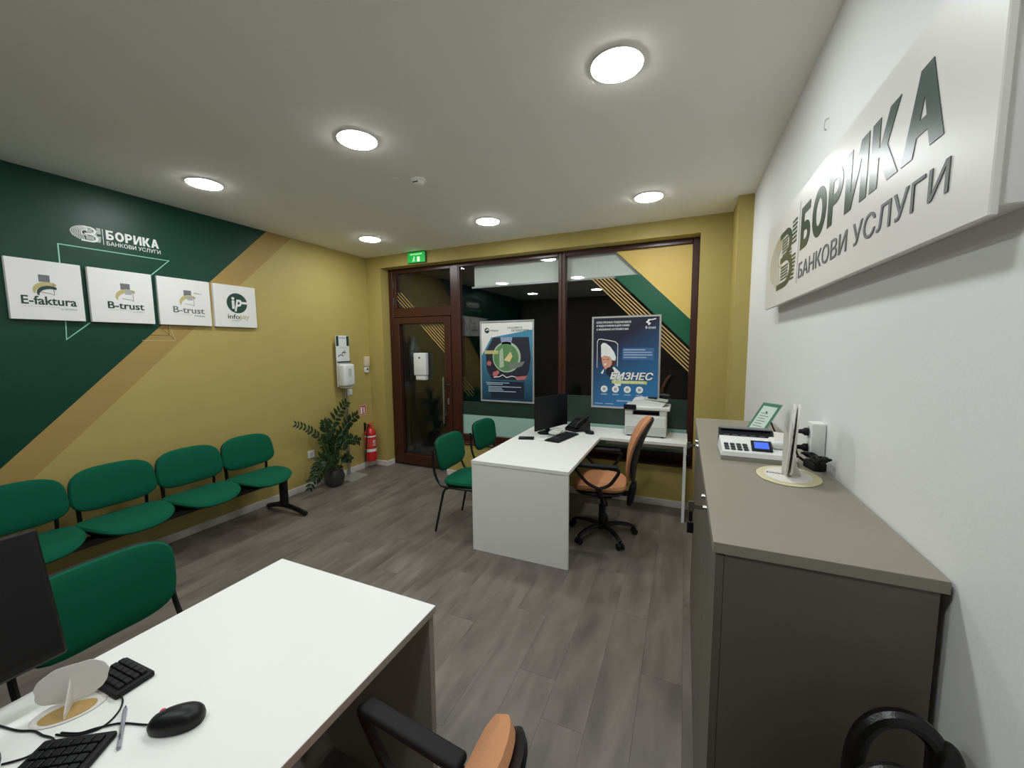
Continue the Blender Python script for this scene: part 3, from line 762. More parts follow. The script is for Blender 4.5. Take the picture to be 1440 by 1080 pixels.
# ================================================================== BEAM BENCH
def bench():
    t = thing('beam_bench', 'four-seat green fabric beam bench with black T legs along the left wall', 'bench', (-3.70, 1.63, 0))
    ox, oy = -3.70, 1.63
    ys = [0.91-oy, 1.397-oy, 1.884-oy, 2.371-oy]
    for y in ys:
        bm = bmesh.new()
        pad(bm, 0.45, 0.488, 0.075, n=3.1, mtx=Matrix.Translation((0.045, y, 0.435)), warp=lambda v: Vector((v.x, v.y*(1-0.12*(v.x/0.22)), v.z-0.05*max(0, v.x/0.21)**3*0.5+0.02*(v.y/0.24)**2)), p=2.6)
        s = obj('seat', bm, m_greenfab, t)
        bm = bmesh.new(); pad(bm, 0.36, 0.40, 0.035, n=3, mtx=Matrix.Translation((0.02, y, 0.392))); obj('seat_shell', bm, m_blkmatte, s)
        R = Matrix.Translation((-0.155, y, 0.665)) @ Matrix.Rotation(math.radians(-12), 4, 'Y') @ Matrix(((0, 0, 1, 0), (1, 0, 0, 0), (0, 1, 0, 0), (0, 0, 0, 1)))
        bm = bmesh.new(); pad(bm, 0.482, 0.298, 0.06, n=3.7, mtx=R, warp=lambda v: Vector((v.x*(1-0.05*(v.y/0.15)), v.y+0.012*(1-(v.x/0.24)**2)*(v.y > 0), v.z+0.035*(v.x/0.23)**2)))
        b = obj('backrest', bm, m_greenfab, t)
        R2 = Matrix.Translation((-0.185, y, 0.66)) @ Matrix.Rotation(math.radians(-12), 4, 'Y') @ Matrix(((0, 0, 1, 0), (1, 0, 0, 0), (0, 1, 0, 0), (0, 0, 0, 1)))
        bm = bmesh.new(); pad(bm, 0.472, 0.288, 0.03, n=3.7, mtx=R2, warp=lambda v: Vector((v.x*(1-0.05*(v.y/0.15)), v.y, v.z+0.035*(v.x/0.23)**2)))
        obj('back_shell', bm, m_blkmatte, b)
        for sy in (-1, 1):
            bm = bmesh.new(); tube(bm, smooth_pts([(0.10, y+sy*0.16, 0.385), (-0.08, y+sy*0.17, 0.385), (-0.155, y+sy*0.185, 0.42), (-0.165, y+sy*0.19, 0.52), (-0.185, y+sy*0.19, 0.62)], 5), 0.011, 8, flat=1.6)
            obj('back_bracket', bm, m_blkmetal, b)
    obj('beam', box(-0.035, 0.045, ys[0]-0.30, ys[-1]+0.25, 0.325, 0.375, 0.004), m_blkmetal, t)
    for y in (ys[0]-0.25, 2.605-oy):
        bm = bmesh.new(); bx(bm, -0.03, 0.05, y-0.025, y+0.025, 0.055, 0.33, 0.008)
        lg = obj('leg', bm, m_blkmetal, t)
        bm = bmesh.new(); tube(bm, smooth_pts([(-0.24, y, 0.022), (-0.14, y, 0.050), (0.0, y, 0.07), (0.18, y, 0.052), (0.315, y, 0.025)], 5), [0.024]*8+[0.028]*5+[0.024]*8, 10, flat=1.0)
        ft = obj('foot', bm, m_blkmetal, lg)
    return t
bench()

# ================================================================== GREEN VISITOR CHAIRS (face +x)
def visitor_chair(label):
    t = thing('visitor_chair', label, 'chair', (0, 0, 0), 0, 'green visitor chairs at the desks')
    bm = bmesh.new(); pad(bm, 0.43, 0.47, 0.07, n=3.6, mtx=Matrix.Translation((0.01, 0, 0.455)), warp=lambda v: Vector((v.x, v.y*(1-0.05*v.x/0.2), v.z-0.02*max(0, v.x/0.2)**3)))
    obj('seat', bm, m_greenfab, t)
    bm = bmesh.new(); pad(bm, 0.40, 0.44, 0.03, n=4, mtx=Matrix.Translation((0.01, 0, 0.42))); obj('seat_pan', bm, m_blkmatte, t)
    R = Matrix.Translation((-0.235, 0, 0.685)) @ Matrix.Rotation(math.radians(-9), 4, 'Y') @ Matrix(((0, 0, 1, 0), (1, 0, 0, 0), (0, 1, 0, 0), (0, 0, 0, 1)))
    wp = lambda v: Vector((v.x*(1+0.05*(v.y/0.15)), v.y, v.z+0.03*(v.x/0.24)**2))
    bm = bmesh.new(); pad(bm, 0.475, 0.315, 0.055, n=4.0, mtx=R, warp=wp); b = obj('backrest', bm, m_greenfab, t)
    R2 = Matrix.Translation((-0.25, 0, 0.685)) @ Matrix.Rotation(math.radians(-9), 4, 'Y') @ Matrix(((0, 0, 1, 0), (1, 0, 0, 0), (0, 1, 0, 0), (0, 0, 0, 1)))
    bm = bmesh.new(); pad(bm, 0.475, 0.32, 0.04, n=4.0, mtx=R2, warp=wp); obj('back_shell', bm, m_blkmatte, b)
    for s in (-1, 1):
        bm = bmesh.new(); tube(bm, smooth_pts([(-0.268, s*0.225, 0.74), (-0.255, s*0.235, 0.62), (-0.235, s*0.24, 0.52), (-0.19, s*0.24, 0.445), (-0.12, s*0.238, 0.422), (0.14, s*0.235, 0.422)], 5), 0.011, 8); obj('back_frame', bm, m_blkmetal, t)
        bm = bmesh.new(); tube(bm, smooth_pts([(-0.10, s*0.235, 0.42), (-0.145, s*0.238, 0.395), (-0.17, s*0.24, 0.32), (-0.245, s*0.245, 0.0)], 4), 0.011, 8); obj('leg', bm, m_blkmetal, t)
        bm = bmesh.new(); tube(bm, smooth_pts([(0.12, s*0.235, 0.42), (0.165, s*0.238, 0.395), (0.185, s*0.24, 0.32), (0.235, s*0.245, 0.0)], 4), 0.011, 8); obj('leg', bm, m_blkmetal, t)
    bm = bmesh.new(); tube(bm, [(-0.12, -0.235, 0.42), (-0.12, 0.235, 0.42)], 0.009, 8); tube(bm, [(0.12, -0.235, 0.42), (0.12, 0.235, 0.42)], 0.009, 8); obj('cross_bar', bm, m_blkmetal, t)
    return t
vc = visitor_chair('green fabric visitor chair at the far white desk, nearer the camera of the two')
vc.location = (-1.775, 3.09, 0); vc.rotation_euler = (0, 0, math.radians(2))
dup(vc, (-1.80, 3.82, 0), math.radians(-1), 'green fabric visitor chair at the far white desk, the one nearer the window')
dup(vc, (-1.84, 0.69, 0), math.radians(2), 'green fabric visitor chair in the foreground, half hidden by the near desk and monitor')

# ================================================================== DESKS
def slab(t, x0, x1, y0, y1, z0=0.724, z1=0.75):
    return obj('desktop', box(x0, x1, y0, y1, z0, z1, 0.001), m_white, t, True, False)
d2 = thing('office_desk', 'white L-shaped desk by the shop window carrying a monitor, phone and printer', 'desk', (-1.14, 3.45, 0))
bm = bmesh.new(); prism(bm, [(-1.545, 2.689), (-0.740, 2.689), (-0.740, 3.866), (0.052, 3.866), (0.052, 4.352), (-0.74, 4.352), (-1.545, 4.352)], 0.026, (0, 0, 0.724), (1, 0, 0), (0, 1, 0))
obj('desktop', bm, m_white, d2, True, False)
obj('end_panel', box(-1.543, -0.742, 2.692, 2.716, 0, 0.7235, 0.001), m_white, d2, True, False)
obj('end_panel', box(0.020, 0.046, 3.868, 4.205, 0, 0.7235, 0.001), m_white, d2, True, False)
obj('modesty_panel', box(-1.44, -1.42, 2.717, 4.20, 0.30, 0.7235), m_white, d2, True, False)
obj('back_panel', box(-0.74, 0.019, 4.16, 4.178, 0.62, 0.7235), m_white, d2, True, False)
m_dpanel = mat('grey_desk_panel', (158, 151, 139), 0.5)
d1 = thing('office_desk', 'white desk in the foreground with keypads, mouse and card stand on it', 'desk', (-1.18, 0.25, 0))
slab(d1, -1.577, -0.780, -0.55, 1.086)
obj('end_panel', box(-1.570, -0.787, 1.055, 1.081, 0, 0.7235, 0.001), m_dpanel, d1, True, False)
obj('end_panel', box(-1.570, -0.787, -0.545, -0.519, 0, 0.7235, 0.001), m_dpanel, d1, True, False)
obj('modesty_panel', box(-1.46, -1.44, -0.518, 1.054, 0.25, 0.7235), m_dpanel, d1, True, False)
obj('edge_band', box(-0.7799, -0.7790, -0.549, 1.085, 0.725, 0.7492), mat('grey_edge_band', (168, 158, 148), 0.5), d1, True, False)

pc = thing('computer_tower', 'black computer tower standing under the far desk', 'computer', (-1.20, 3.25, 0))
obj('case', box(-1.32, -1.12, 3.05, 3.48, 0.012, 0.42, 0.006), m_blkmatte, pc, True)
obj('front_bezel', box(-1.119, -1.108, 3.06, 3.47, 0.02, 0.41, 0.004), m_blk, pc, True)
bm = bmesh.new()
for x in (-1.30, -1.14):
    for y in (3.09, 3.44): bx(bm, x-0.012, x+0.012, y-0.012, y+0.012, 0, 0.0118)
obj('rubber_feet', bm, m_blkmatte, pc, True)

# ================================================================== SWIVEL CHAIRS (face -x)
def swivel(label, tilt=0):
    t = thing('swivel_chair', label, 'office chair', (0, 0, 0), 0, 'tan swivel chairs with black arms')
    S = 0.455
    bm = bmesh.new(); pad(bm, 0.46, 0.47, 0.085, n=3.0, mtx=Matrix.Translation((-0.02, 0, S+0.02)), warp=lambda v: Vector((v.x, v.y*(1+0.03*v.x/0.2), v.z-0.03*max(0, -v.x/0.22)**3+0.012*(v.y/0.23)**2)))
    obj('seat', bm, m_tan, t)
    bm = bmesh.new(); pad(bm, 0.42, 0.43, 0.05, n=3.2, mtx=Matrix.Translation((-0.02, 0, S-0.025))); obj('seat_shell', bm, m_blk, t)
    B = Matrix(((0, 0, 1, 0), (1, 0, 0, 0), (0, 1, 0, 0), (0, 0, 0, 1)))
    rot = Matrix.Rotation(math.radians(15), 4, 'Y')
    def wp(v):
        yy = v.y/0.28
        return Vector((v.x*(1-0.16*max(0, yy)**2-0.10*max(0, -yy)), v.y, v.z-0.03*(v.x/0.21)**2+0.045*(1-yy*yy)*-1.0*0.5+0.02*yy*yy))
    R = Matrix.Translation((0.285, 0, S+0.345)) @ rot @ B
    bm = bmesh.new(); pad(bm, 0.43, 0.57, 0.065, n=2.9, mtx=R, warp=wp); obj('backrest', bm, m_tan, t)
    R = Matrix.Translation((0.312, 0, S+0.335)) @ rot @ B
    bm = bmesh.new(); pad(bm, 0.43, 0.57, 0.045, n=2.9, mtx=R, warp=wp); obj('back_shell', bm, m_blk, t)
    bm = bmesh.new(); pad(bm, 0.14, 0.22, 0.06, n=4, mtx=Matrix.Translation((0.245, 0, S-0.055)) @ Matrix.Rotation(math.radians(12), 4, 'Y') @ B); bx(bm, 0.03, 0.26, -0.04, 0.04, S-0.075, S-0.05, 0.006); obj('back_support', bm, m_blk, t)
    for s in (-1, 1):
        y = s*0.265
        bm = bmesh.new()
        tube(bm, smooth_pts([(0.00, y-s*0.06, S-0.04), (0.00, y-s*0.01, S+0.0), (-0.01, y, S+0.06)], 4), 0.024, 8, flat=0.6)
        tube(bm, smooth_pts([(-0.01, y, S+0.05), (-0.10, y, S+0.09), (-0.17, y, S+0.17), (-0.20, y, S+0.215), (-0.165, y, S+0.228), (-0.05, y, S+0.228), (0.10, y, S+0.222), (0.145, y, S+0.205), (0.12, y, S+0.15), (0.07, y, S+0.085), (-0.01, y, S+0.05)], 5), 0.014, 8)
        a = obj('armrest', bm, m_blk, t)
        bm = bmesh.new(); bx(bm, -0.19, 0.14, y-0.026, y+0.026, S+0.226, S+0.252, 0.012, 3); obj('arm_pad', bm, m_blkmatte, a)
    bm = bmesh.new(); bx(bm, -0.09, 0.09, -0.08, 0.08, S-0.095, S-0.045, 0.01); obj('mechanism', bm, m_blkmatte, t)
    bm = bmesh.new(); tube(bm, [(0.02, -0.05, S-0.08), (0.05, -0.22, S-0.085)], 0.006, 8); tube(bm, [(0.05, -0.20, S-0.085), (0.052, -0.25, S-0.088)], 0.011, 8); obj('height_lever', bm, m_blk, t)
    bm = bmesh.new(); lathe(bm, [(0.030, 0.09), (0.030, 0.26), (0.024, 0.27), (0.0145, 0.27), (0.0145, S-0.095)], seg=20); obj('gas_column', bm, m_blk, t)
    bm = bmesh.new(); lathe(bm, [(0.0, 0.062), (0.045, 0.062), (0.05, 0.08), (0.042, 0.115), (0.030, 0.118), (0, 0.118)], seg=24)
    hub = obj('hub', bm, m_blk, t)
    for i in range(5):
        a = 2*PI*i/5+0.30; c, s = math.cos(a), math.sin(a)
        bm = bmesh.new(); tube(bm, smooth_pts([(0.035*c, 0.035*s, 0.092), (0.14*c, 0.14*s, 0.100), (0.24*c, 0.24*s, 0.086), (0.285*c, 0.285*s, 0.066)], 4), [0.026]*4+[0.023]*4+[0.019]*5, 8, flat=0.7)
        lg = obj('base_leg', bm, m_blk, t)
        bm = bmesh.new()
        p = Vector((0.285*c, 0.285*s, 0)); ax = Vector((-s, c, 0))
        for sg in (-1, 1):
            q = p+ax*(sg*0.017); rs = []
            for dy in (-0.010, 0.010):
                rs.append([bm.verts.new(q+ax*dy+Vector((c*math.cos(b)*0.026, s*math.cos(b)*0.026, 0.0262+math.sin(b)*0.026))) for b in [2*PI*k/16 for k in range(16)]])
            for k in range(16): bm.faces.new((rs[0][k], rs[0][(k+1)%16], rs[1][(k+1)%16], rs[1][k]))
            bm.faces.new(rs[0]); bm.faces.new(rs[1][::-1])
        tube(bm, [p+Vector((0, 0, 0.03)), p+Vector((0, 0, 0.062))], 0.008, 8)
        obj('caster', bm, m_blkmatte, lg)
    return t
sw = swivel('tan swivel chair with black arms pulled up to the far white desk')
sw.location = (-0.62, 3.36, 0); sw.rotation_euler = (0, 0, math.radians(6))
sw2 = dup(sw, (-0.605, 0.452, 0), math.radians(-5), 'tan swivel chair at the near desk, cut off by the bottom of the picture')
for ch in sw2.children:
    if ch.name.startswith('back'): ch.location.z -= 0.005     # its back is set a notch lower

# ================================================================== THINGS ON THE FAR DESK
ZD = 0.7502
mo = thing('monitor', 'black computer monitor standing on the far white desk', 'monitor', (-1.245, 3.86, ZD), math.radians(-20))
bm = bmesh.new(); bx(bm, -0.012, 0.008, -0.27, 0.27, 0.060, 0.400, 0.004); obj('casing', bm, m_blk, mo)
obj('screen', box(0.008, 0.0095, -0.26, 0.26, 0.080, 0.393), m_screen, mo, smooth=False)
bm = bmesh.new(); pad(bm, 0.18, 0.26, 0.012, n=2.2, mtx=Matrix.Translation((-0.05, -0.0, 0.0062))); obj('stand_base', bm, m_blk, mo)
bm = bmesh.new(); bx(bm, -0.07, -0.045, -0.03, 0.03, 0.01, 0.24, 0.005); bx(bm, -0.06, -0.012, -0.03, 0.03, 0.20, 0.24, 0.004); obj('stand_post', bm, m_blk, mo)

def keyboard(name, label, cat, loc, rz, w_, d_, cols_, rows_, t_=0.018, margin=0.012, y0f=0.0):
    """slab with raised keys; long side along local x"""
    t = thing(name, label, cat, loc, rz)
    obj('body', box(-w_/2, w_/2, -d_/2, d_/2, 0, t_*0.75, 0.005, 2), m_blkmatte, t)
    kw = (w_-2*margin)/cols_; kd = (d_*(1-y0f)-2*margin)/rows_
    me = finish('key', box(-kw*0.43, kw*0.43, -kd*0.43, kd*0.43, 0, t_*0.4, 0.0015), m_blk, False)
    for i in range(cols_):
        for j in range(rows_):
            o = bpy.data.objects.new('key', me); COL.objects.link(o); o.parent = t
            o.location = (-w_/2+margin+kw*(i+0.5), -d_/2+margin+kd*(j+0.5), t_*0.75-0.0005)
    return t
keyboard('keyboard', 'black keyboard lying in front of the far monitor', 'keyboard', (-1.085, 3.70, ZD), math.radians(78), 0.43, 0.155, 15, 5)

ph = thing('desk_phone', 'black desk telephone right of the far monitor', 'telephone', (-1.03, 4.10, ZD), math.radians(60))
bm = bmesh.new(); prism(bm, [(-0.10, 0.0), (0.10, 0.0), (0.10, 0.105), (0.07, 0.12), (-0.10, 0.03)], 0.18, (0, 0.09, 0), (1, 0, 0), (0, 0, 1)); obj('body', bm, m_blk, ph, smooth=False)
bm = bmesh.new()
tube(bm, smooth_pts([(-0.09, -0.058, 0.052), (-0.075, -0.058, 0.075), (0.0, -0.058, 0.115), (0.075, -0.058, 0.148), (0.095, -0.058, 0.142)], 4), [0.024]*4+[0.016]*9+[0.024]*4, 10); obj('handset', bm, m_blk, ph)
bm = bmesh.new()
for i in range(3):
    for j in range(4): 
        x = -0.06+j*0.026; y = 0.0+i*0.026; z = 0.03+(x+0.10)*(0.09/0.17)
        bx(bm, x-0.009, x+0.009, y-0.009, y+0.009, z-0.004, z+0.006, 0.002)
obj('keypad', bm, m_darkgrey, ph)
bm = bmesh.new(); pts = []
for i in range(90):
    a = i*0.75; t_ = i/89; cx = 0.0+0.03*math.cos(2*PI*t_)-0.06; cy = -0.11-0.055*math.sin(PI*t_)
    pts.append((cx+0.05*math.sin(PI*t_)*1+0.006*math.cos(a), cy+0.004, 0.009+0.006*math.sin(a)))
tube(bm, pts, 0.0022, 5); obj('curly_cord', bm, m_blk, ph)

ms = thing('computer_mouse', 'small black mouse beside the phone on the far desk', 'mouse', (-0.872, 3.975, ZD), math.radians(160))
bm = bmesh.new(); pad(bm, 0.10, 0.058, 0.05, n=2.4, mtx=Matrix.Translation((0, 0, 0.012)), warp=lambda v: Vector((v.x, v.y, max(v.z, -0.0115)))); obj('shell', bm, m_blk, ms)
bm = bmesh.new(); tube(bm, [(-0.03, 0, 0.029), (-0.02, 0, 0.036), (-0.01, 0, 0.036)], 0.004, 8); obj('scroll_wheel', bm, m_darkgrey, ms)

wl_ = thing('card_reader', 'flat black card reader near the left edge of the far desk', 'card reader', (-1.40, 3.53, ZD), math.radians(15))
obj('body', box(-0.075, 0.075, -0.04, 0.04, 0, 0.016, 0.004, 2), m_blk, wl_)
obj('card_slot', box(-0.074, -0.02, -0.032, 0.032, 0.0162, 0.018), m_darkgrey, wl_)
def cable(label, pts, r, m_, nm='cable', cat='cable'):
    bm = bmesh.new(); tube(bm, smooth_pts(pts, 7), r, 6)
    return tag(recenter(obj(nm, bm, m_, None, False)), label, cat)
cable('thin white cable curling from the card reader to the far monitor', [(-1.33, 3.55, ZD+0.005), (-1.28, 3.49, ZD+0.003), (-1.22, 3.50, ZD+0.003), (-1.20, 3.56, ZD+0.003), (-1.215, 3.64, ZD+0.003), (-1.19, 3.70, ZD+0.003)], 0.0028, m_whitepl)
pts = []
for i in range(34):
    a = i*1.35; pts.append((-1.175+0.050*math.cos(a)+random.uniform(-.012, .012), 3.80+0.095*math.sin(a*0.7)+random.uniform(-.01, .01), ZD+0.022+0.028*abs(math.sin(i*0.9))))
cable('heap of white cables piled between far keyboard and monitor', pts, 0.0085, m_whitepl)
cable('white cable running from the heap towards the desk phone', [(-1.12, 3.90, ZD+0.006), (-1.06, 3.93, ZD+0.004), (-1.00, 3.96, ZD+0.004), (-0.97, 4.00, ZD+0.004)], 0.004, m_whitepl)

# printer
prn = thing('printer', 'white multifunction laser printer on the return of the far desk', 'printer', (-0.335, 4.18, ZD))
prn.scale = (1, 1, 0.94)
bm = bmesh.new(); bx(bm, -0.195, 0.195, -0.15, 0.15, 0.012, 0.235, 0.010, 2); body = obj('body', bm, m_whitepl, prn)
obj('paper_tray', box(-0.185, 0.185, -0.158, -0.150, 0.018, 0.100, 0.003), m_greypl, body)
obj('front_cover', box(-0.185, 0.185, -0.156, -0.150, 0.106, 0.215, 0.003), m_whitepl, body)
bm = bmesh.new()
for x in (-0.16, 0.16):
    for y in (-0.12, 0.12): bx(bm, x-0.015, x+0.015, y-0.015, y+0.015, 0, 0.0125)
obj('rubber_feet', bm, m_blkmatte, prn)
bm = bmesh.new(); bx(bm, -0.195, -0.120, -0.15, 0.15, 0.235, 0.285, 0.006); bx(bm, 0.13, 0.195, -0.15, 0.15, 0.235, 0.285, 0.006); bx(bm, -0.12, 0.13, 0.02, 0.15, 0.235, 0.285); obj('output_bay', bm, m_whitepl, prn)
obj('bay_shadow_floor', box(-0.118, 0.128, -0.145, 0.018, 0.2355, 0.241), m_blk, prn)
bm = bmesh.new(); bx(bm, -0.205, 0.225, -0.165, 0.155, 0.286, 0.322, 0.008, 2); sc_ = obj('scanner_unit', bm, m_whitepl, prn)
obj('control_panel', box(-0.205, -0.085, -0.180, -0.164, 0.290, 0.345, 0.004), m_blk, sc_)
bm = bmesh.new(); prism(bm, [(-0.145, 0.322), (0.150, 0.322), (0.185, 0.362), (-0.06, 0.395), (-0.125, 0.385)], 0.25, (0, 0.13, 0), (1, 0, 0), (0, 0, 1)); obj('document_feeder', bm, m_whitepl, prn, smooth=False)
bm = bmesh.new(); prism(bm, [(-0.02, 0.394), (0.20, 0.372), (0.20, 0.377), (-0.02, 0.402)], 0.18, (0, 0.09, 0), (1, 0, 0), (0, 0, 1)); obj('feeder_tray', bm, m_greypl, prn, smooth=False)
bm = bmesh.new(); bx(bm, 0.01, 0.10, -0.04, 0.03, 0.396, 0.407, 0.003); obj('paper_guide', bm, m_blkmatte, prn)

# ================================================================== POSTERS ON THE GLASS
RX = Vector((1, 0, 0))
def poster_frame(t, x0, x1, z0, z1, yb_):
    f = 0.020
    for a, b, c, d in ((x0, x1, z0, z0+f), (x0, x1, z1-f, z1), (x0, x0+f, z0+f, z1-f), (x1-f, x1, z0+f, z1-f)):
        obj('frame_strip', box(a, b, yb_-0.014, yb_, c, d, 0.003), m_alu, t, True)
    obj('backing', box(x0+0.004, x1-0.004, yb_-0.004, yb_-0.0005, z0+0.004, z1-0.004), m_board, t, True, False)
yp = YF-0.004
p1 = thing('poster', 'framed poster with a green glass bowl, on the left window pane', 'poster', (-2.0, yp, 0.965))
poster_frame(p1, -2.358, -1.634, 0.965, 1.971, yp)
pr = Print(p1, (-2.338, yp-0.0045, 0.985), RX, UZ, 0.684, 0.966)
m_p1 = gradient_mat('poster_teal', (24, 52, 74), (70, 140, 170), (0, 0, 1), 0.0, 0.75)
pr.polys('teal_field', [[(0, 0.42), (0.2, 0.19), (1, 0.10), (1, 1), (0, 1)]], m_p1, 1)
m_p1d = mat('poster_charcoal', (44, 44, 58), 0.4); m_p1g = mat('poster_green', (96, 140, 92), 0.4, noise=0.35, nscale=14)
pr.polys('charcoal_field', [[(0.24, 0.19), (0.93, 0.19), (0.97, 0.45), (0.93, 0.62), (0.84, 0.73), (0.20, 0.73), (0.10, 0.60), (0.08, 0.38)]], m_p1d, 2)
pr.polys('charcoal_field', [[(0.18, 0.75), (0.84, 0.75), (0.84, 0.97), (0.18, 0.97)]], mat('poster_navy', (34, 40, 56), 0.4), 2)
pr.polys('glass_neck', [[(0.38, 0.19), (0.62, 0.19), (0.58, 0.31), (0.42, 0.31)]], mat('poster_lilac', (150, 160, 190), 0.4), 3)
pr.polys('glass_bowl_rim', [pr.disc(0.50, 0.44, 0.275, 36)], mat('poster_pale_green', (176, 196, 168), 0.4), 3)
pr.polys('glass_bowl', [pr.disc(0.49, 0.445, 0.245, 36)], m_p1g, 4)
pr.polys('bowl_wedge', [[(0.45, 0.48), (0.58, 0.37), (0.62, 0.43), (0.56, 0.50)]], mat('poster_cream', (226, 206, 150), 0.4), 5)
pr.polys('bowl_highlight', [[(0.36, 0.36), (0.43, 0.32), (0.45, 0.56), (0.36, 0.58)]], mat('poster_pale_green', (176, 196, 168), 0.4), 5)
pr.polys('leaf_smear', [[(0.48, 0.53), (0.86, 0.49), (0.80, 0.55), (0.60, 0.60)]], mat('poster_grey_green', (120, 128, 116), 0.4), 5)
pr.rects('caption_band', [(0.06, 0.34, 0.355, 0.40)], mat('poster_straw', (196, 190, 130), 0.4), 5)
pr.polys('pink_blot', [pr.disc(0.15, 0.52, 0.045, 14), pr.disc(0.27, 0.66, 0.05, 14), pr.disc(0.32, 0.635, 0.035, 14), [(0.66, 0.69), (0.90, 0.67), (0.86, 0.72), (0.70, 0.73)]], mat('poster_pink', (190, 110, 110), 0.4), 5)
pr.polys('white_scroll', stroke([(0.24, 0.70), (0.36, 0.69), (0.42, 0.665), (0.50, 0.70), (0.60, 0.68), (0.68, 0.69)], 0.01), m_white_print, 6)
bars = [(0.08, 0.55, 0.765, 0.775), (0.10, 0.42, 0.785, 0.795)] + [(0.13, q, 0.815+i*0.02, 0.825+i*0.02) for i, q in enumerate((0.78, 0.40, 0.43, 0.68))]
pr.rects('small_print', bars, mat('poster_pale_blue', (170, 190, 204), 0.4), 3)
pr.polys('logo_disc', [pr.disc(0.115, 0.10, 0.05, 24)], m_darkgreen, 2)
pr.polys('logo_mark', stroke([(0.09, 0.10), (0.13, 0.085), (0.155, 0.10)], 0.014), m_board, 3)
pr.text('infopay', 0.175, 0.35, 0.085, 0.12, m_darkgreen, 2)
pr.text('РАЗШИРЕТЕ', 0.53, 0.81, 0.060, 0.085, m_darkgreen, 2)
pr.text('СИ ТЕРИТОРИЯ', 0.60, 0.93, 0.095, 0.12, m_darkgreen, 2, bold=0.02)

p2 = thing('poster', 'framed dark blue poster with a cook in a white hat, on the right window pane', 'poster', (-0.59, yp, 0.965))
poster_frame(p2, -0.948, -0.226, 0.965, 1.974, yp)
pr = Print(p2, (-0.928, yp-0.0045, 0.985), RX, UZ, 0.682, 0.969)
m_p2 = gradient_mat('poster_blue', (30, 30, 52), (50, 126, 182), (0.55, 0, -1.0), -0.80, 0.06)
pr.polys('blue_field', [[(0, 0), (1, 0), (1, 1), (0, 1)]], m_p2, 1)
pr.text('ЕЛЕКТРОННО ПОДПИСВАНЕ', 0.045, 0.585, 0.035, 0.062, m_white_print, 2, bold=0.03)
pr.text('И ИДЕНТИФИКАЦИЯ САМО', 0.045, 0.560, 0.072, 0.099, m_white_print, 2, bold=0.03)
pr.text('С МОБИЛНО УСТРОЙСТВО', 0.045, 0.545, 0.108, 0.135, m_white_print, 2, bold=0.03)
pr.polys('logo_figure', stroke([(0.86, 0.03), (0.82, 0.055), (0.86, 0.07), (0.84, 0.085)], 0.02)+stroke([(0.83, 0.03), (0.90, 0.03), (0.95, 0.02)], 0.012), m_white_print, 2)
pr.text('B-trust', 0.80, 0.95, 0.098, 0.128, m_white_print, 2, bold=0.02)
def rrect(a, b, c, d, r):
    out = []
    for cx, cy, a0 in ((b-r, c+r, 90), (a+r, c+r, 180), (a+r, d-r, 270), (b-r, d-r, 0)):
        for k in range(5):
            t_ = math.radians(a0 - 0 + (k*22.5)) if True else 0
            out.append((cx+r*math.cos(t_), cy-r*math.sin(t_)))
    return out
ring = [(0.06, 0.56), (0.06, 0.26), (0.08, 0.235), (0.12, 0.232), (0.34, 0.262), (0.385, 0.29), (0.385, 0.54)]
pr.polys('phone_outline', stroke(ring, 0.008), m_white_print, 2)
pr.polys('coat', [[(0.24, 0.585), (0.33, 0.545), (0.42, 0.60), (0.46, 0.70), (0.44, 0.76), (0.36, 0.77), (0.30, 0.68)], [(0.12, 0.62), (0.17, 0.57), (0.17, 0.60), (0.15, 0.63)]], m_white_print, 3)
pr.polys('scarf', [[(0.22, 0.56), (0.30, 0.545), (0.34, 0.60), (0.26, 0.66), (0.20, 0.62)]], mat('poster_dark_blue', (30, 30, 52), 0.4), 4)
pr.polys('hair', [[(0.10, 0.40), (0.32, 0.43), (0.36, 0.50), (0.31, 0.55), (0.12, 0.50)]], mat('poster_brown', (76, 46, 38), 0.4), 3)
pr.polys('face', [[(0.13, 0.43), (0.24, 0.42), (0.30, 0.46), (0.295, 0.52), (0.24, 0.575), (0.19, 0.575), (0.15, 0.53), (0.135, 0.47)]], mat('poster_skin', (214, 158, 132), 0.4), 4)
pr.polys('smile', [[(0.165, 0.515), (0.215, 0.505), (0.20, 0.535)]], m_white_print, 5)
pr.polys('eyes', stroke([(0.155, 0.465), (0.18, 0.463)], 0.008)+stroke([(0.215, 0.460), (0.245, 0.462)], 0.008), mat('poster_brown', (76, 46, 38), 0.4), 5)
pr.polys('cook_hat', [[(0.125, 0.44), (0.12, 0.30), (0.15, 0.275), (0.20, 0.28), (0.27, 0.32), (0.33, 0.38), (0.36, 0.44), (0.35, 0.475), (0.31, 0.475), (0.26, 0.43), (0.18, 0.42)]], m_white_print, 5)
m_pb = mat('poster_mid_blue', (64, 108, 160), 0.4)
pr.rects('text_panel', [(0.46, 0.93, 0.335, 0.465)], m_pb, 2)
pr.rects('small_print', [(0.48, 0.80, 0.350, 0.360), (0.48, 0.90, 0.378, 0.388), (0.48, 0.91, 0.406, 0.416), (0.48, 0.82, 0.434, 0.444)], mat('poster_pale_blue', (170, 190, 204), 0.4), 3)
pr.text('БИЗНЕС', 0.262, 0.922, 0.609, 0.696, mat('poster_dark_blue', (30, 30, 52), 0.4), 6, bold=0.085, shear=0.25)
pr.text('БИЗНЕС', 0.27, 0.93, 0.605, 0.690, m_white_print, 8, bold=0.05, shear=0.25)
pr.rects('yellow_band', [(0.30, 0.84, 0.700, 0.735)], mat('poster_lime', (196, 206, 110), 0.4), 6)
pr.text('В НОВО ВРЕМЕ', 0.33, 0.80, 0.707, 0.728, m_white_print, 7, bold=0.02)
